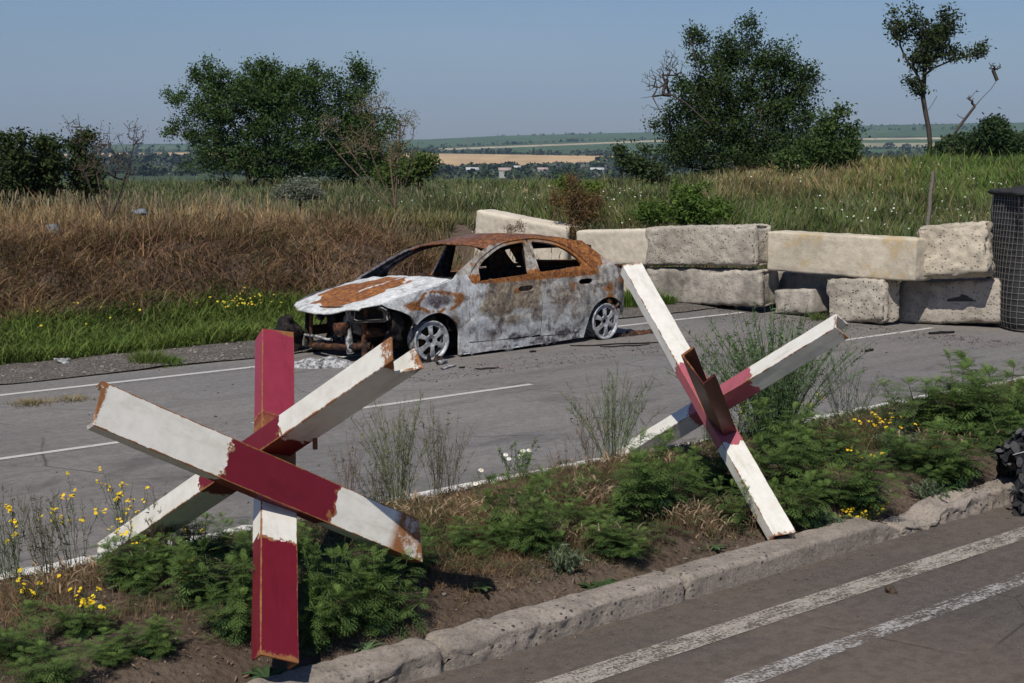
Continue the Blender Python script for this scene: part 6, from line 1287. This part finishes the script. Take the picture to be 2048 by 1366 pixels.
# patches of tall straw grass
for (px, py, ht, rad, m_) in [(1165, 1040, .30, .22, 1500), (1080, 960, .28, .28, 1300), (1220, 950, .24, .26, 1100), (1140, 1100, .18, .25, 900), (760, 1040, .16, .4, 1300), (950, 1060, .15, .35, 900), (560, 1060, .22, .2, 500), (860, 1010, .12, .3, 700), (1390, 1060, .18, .25, 900), (1500, 1040, .16, .2, 700), (1700, 870, .16, .4, 1000), (1330, 940, .2, .25, 700), (200, 1140, .16, .5, 1300), (60, 1180, .18, .35, 900), (640, 1250, .08, .25, 700), (1560, 1020, .13, .25, 600), (1850, 900, .15, .3, 700), (330, 1230, .1, .3, 600), (1900, 985, .10, .3, 500)]:
    ht *= .58; b = G(px, py, .15); p = np.stack([b.x+rp.normal(0, rad*.55, m_), b.y+rp.normal(0, rad*.45, m_), np.zeros(m_)], 1); tt_ = -p[:, 0]*UY+p[:, 1]*UX; p = p[(tt_ > 4.85) & (tt_ < 6.35)]; p[:, 2] = land(p[:, 0], p[:, 1]); m2 = len(p); w8 = rp.random(m2)
    cc = pmix(((.25, .17, .09), w8), ((.14, .09, .05), 1-w8), ((.33, .25, .15), .4*rp.random(m2))); hh = ht*(.5+.7*rp.random(m2)); ln_ = rp.random(m2)*6.28; bd = .15+.6*rp.random(m2)**1.5
    D1.add(*blades(p, hh, .0018+.0014*rp.random(m2), ln_, bd, cc*.75, cc*1.1))
    k_ = rp.random(m2) < .22*(ht > .08); tip = p[k_]+np.stack([np.cos(ln_[k_])*hh[k_]*bd[k_]*.8, np.sin(ln_[k_])*hh[k_]*bd[k_]*.8, hh[k_]*.72], 1); m3 = len(tip)
    D1.add(*blades(tip, .03+.03*rp.random(m3), .007+.005*rp.random(m3), ln_[k_], .9+.5*rp.random(m3), vary((.30, .215, .135), m3, .3), vary((.38, .28, .18), m3, .3)))
for (px, py, n_) in []: pass
CV = Acc(); s, t, x, y = median_pts(5200, 1.0, 13, 4.86, 6.6)
for i in range(len(s)):
    if vfbm(np.array([s[i]*.9+2]), np.array([t[i]*1.3]), 3)[0] < -.06+.12*rp.random() or rp.random() < .25: continue
    g_ = rp.random(); L_ = .03+.05*rp.random()**1.5; a0 = rp.random()*6.28; b_ = np.array([x[i], y[i], land1(x[i], y[i])]); cg = np.array(RG1)*(1-g_)+np.array((.10, .12, .05))*g_
    for q in range(4): place_leaf(CV, b_+[0, 0, .01+.03*rp.random()], a0+q*1.7, .2+.6*rp.random(), L_, .35, cg, rp)
CV.build('low_green_cover', M['leaf']); cvo = bpy.data.objects['low_green_cover']; tag(cvo, 'low feathery seedlings spread over the soil of the median', 'ground cover', kind='stuff')
D1.build('dry_median_grass', M['grass'], 'dry straw grass and thin seedlings covering the soil of the median', 'grass')
# litter: dead stems and leaf scraps lying on the soil
s, t, x, y = median_pts(26000, -1.5, 12, 4.80, 6.8); n = len(x); pos = np.stack([x, y, land(x, y)+.004+.012*rp.random(n)], 1)
V, F, C = leafquads(pos, .008+.035*rp.random(n)**2.5, pmix(((.22, .15, .09), rp.random(n)), ((.09, .06, .04), rp.random(n)), ((.35, .27, .17), .5*rp.random(n))), rp, 1.6, .22)
o = npmesh('plant_litter', V, F, M['grass'], C=C); tag(o, 'dead stems and leaf scraps lying on the soil of the median', 'litter', kind='stuff')
# clods and pebbles on the soil, along the kerb and on the roads
def pebbles(name, label, m, S_, T_, R_, zf, cc):
    ico = bmesh.new(); bmesh.ops.create_icosphere(ico, subdivisions=1, radius=1); iv = np.array([v.co for v in ico.verts]); ifc = np.array([[v.index for v in f.verts] for f in ico.faces]); ico.free()
    n = len(S_); x = S_*UX-T_*UY; y = S_*UY+T_*UX; sc3 = R_[:, None]*(.6+.8*rp.random((n, 3)))*[1, 1, .6]; V = iv[None]*sc3[:, None]*(1+.25*rp.normal(size=(n, len(iv), 1)))+np.stack([x, y, zf(x, y)+R_*.15], 1)[:, None]
    F = (np.arange(n)[:, None, None]*len(iv)+ifc[None]).reshape(-1, 3); o = npmesh(name, V.reshape(-1, 3), F, m, C=np.repeat(cc, len(iv), 0)); tag(o, label, 'pebbles', kind='stuff'); return o
k = MT('pebble'); M['pebble'] = k.fin(k.attr(), .95, k.bump(k.noise(60, 4), .5, .005), 0, .1)
n = 2600; s, t, x, y = median_pts(n, -1, 12, 4.76, 6.9); pebbles('soil_clods', 'small clods and pebbles on the soil of the median', M['pebble'], s, t, .003+.010*rp.random(n)**3, land, pmix(((.17, .13, .10), rp.random(n)), ((.26, .23, .20), rp.random(n)), ((.08, .07, .06), .5*rp.random(n))))
n = 1500; s = rp.random(n)*12-1; t = 4.59-np.abs(rp.normal(0, .16, n)); s2 = rp.random(900)*12; t2 = 1+3.6*rp.random(900)
S_ = np.concatenate([s, s2]); T_ = np.concatenate([t, t2]); n = len(S_); pebbles('road_grit', 'grit and dirt crumbs on the near road along the kerb', M['pebble'], S_, T_, .0015+.006*rp.random(n)**4, lambda x, y: np.zeros(len(x))+.002, pmix(((.10, .07, .05), rp.random(n)), ((.20, .16, .13), rp.random(n))))
n = 2600; S_ = 15.0-np.abs(rp.normal(0, .5, n)); T_ = 8.5+6*rp.random(n); n2 = 350; S_ = np.concatenate([S_, rp.random(n2)*14+1]); T_ = np.concatenate([T_, 7.2+6*rp.random(n2)]); n3 = 1200; S_ = np.concatenate([S_, 8+rp.random(n3)*5]); T_ = np.concatenate([T_, 10.7+np.abs(rp.normal(0, .35, n3))]); n = len(S_)
pebbles('road_debris', 'crumbs of rubble and charred bits on the far road near the wall and the wreck', M['pebble'], S_, T_, .003+.011*rp.random(n)**4, lambda x, y: np.zeros(len(x))+.002, pmix(((.05, .04, .035), rp.random(n)), ((.24, .21, .18), rp.random(n)*.7)))
n = 1500; S_ = rp.random(n)*14; T_ = 13.2+1.2*rp.random(n); pebbles('shoulder_stones', 'loose stones on the gravel shoulder', M['pebble'], S_, T_, .006+.022*rp.random(n)**4, lambda x, y: np.maximum(land(x, y)+.02, .01), pmix(((.30, .27, .23), rp.random(n)), ((.12, .10, .09), rp.random(n))))
# single clods worth pointing at
o = boxl('dirt_clod', (0, 0, 0), (.05, .04, .04), M['soil'], None, amp=.012, rnd=.8, roll=False, seg=5, fr=30); o.location = G(1781, 1180, .015); tag(o, 'brown clod of dirt lying on the wide worn road line', 'clod')
o = boxl('white_plastic_scrap', (0, 0, 0), (.14, .08, .05), M['ash'], None, amp=.03, rnd=.8, roll=False, seg=5, fr=20); o.location = G(128, 723, .04); tag(o, 'small crumpled pale scrap on the gravel at the left', 'scrap')
rosette(1236, 1160, .03, 4, 'orange withered leaf scrap near the kerb in the middle', (.55, .24, .04), 12, .4, .3)
# dark camouflage net at the right edge
nb = G(2045, 968, .14); nb.z = land1(nb.x, nb.y); net = empty('camouflage_net', nb); tag(net, 'heap of dark grey camouflage netting with rag strips at the right edge', 'netting')
k = MT('net_cloth'); M['net'] = k.fin(k.mix(1.0, k.attr(), k.ramp(k.noise(30, 4), [(.3, .6), (.7, 1.3)]), 'MULTIPLY'), .75, k.bump(k.noise(25, 4), .6, .01), 0, .25)
V = []; nn = 40
for i in range(nn):
    for j in range(nn):
        u, v = i/(nn-1), j/(nn-1); th = math.pi*u; r = .22+.05*fbm(u*5, v*5, 2)+.03*fbm(u*14, v*14, 5); V.append((.05+.30*v-.15+.05*fbm(u*4, v*4, 9), -math.cos(th)*r*1.1, math.sin(th)*r*2.1*(.55+.45*math.sin(v*3.14*.7+.5))-.01))
npmesh('net_body', V, grid_faces(nn, nn), M['net'], net, C=np.repeat([[.022, .022, .024]], nn*nn, 0), smooth=True)
V = np.array(V); idx = rp.integers(0, len(V), 420); ctr = V[idx]+rp.normal(0, .02, (420, 3)); ctr[:, 2] = np.maximum(ctr[:, 2], .01)
V2, F2, C2 = leafquads(ctr, .05+.09*rp.random(420), pmix(((.025, .025, .027), rp.random(420)), ((.12, .115, .11), rp.random(420)**2)), rp, -.1, .55); o = npmesh('rag_strips', V2, F2, M['net'], net, C=C2); md = o.modifiers.new('sub', 'SUBSURF'); md.levels = 1; md.render_levels = 1
npmesh('cord', *tube_np([(-.14, -.20, .38), (-.08, -.24, .41), (0, -.24, .405), (.06, -.22, .40)], .003, 4), M['alloy'], net)
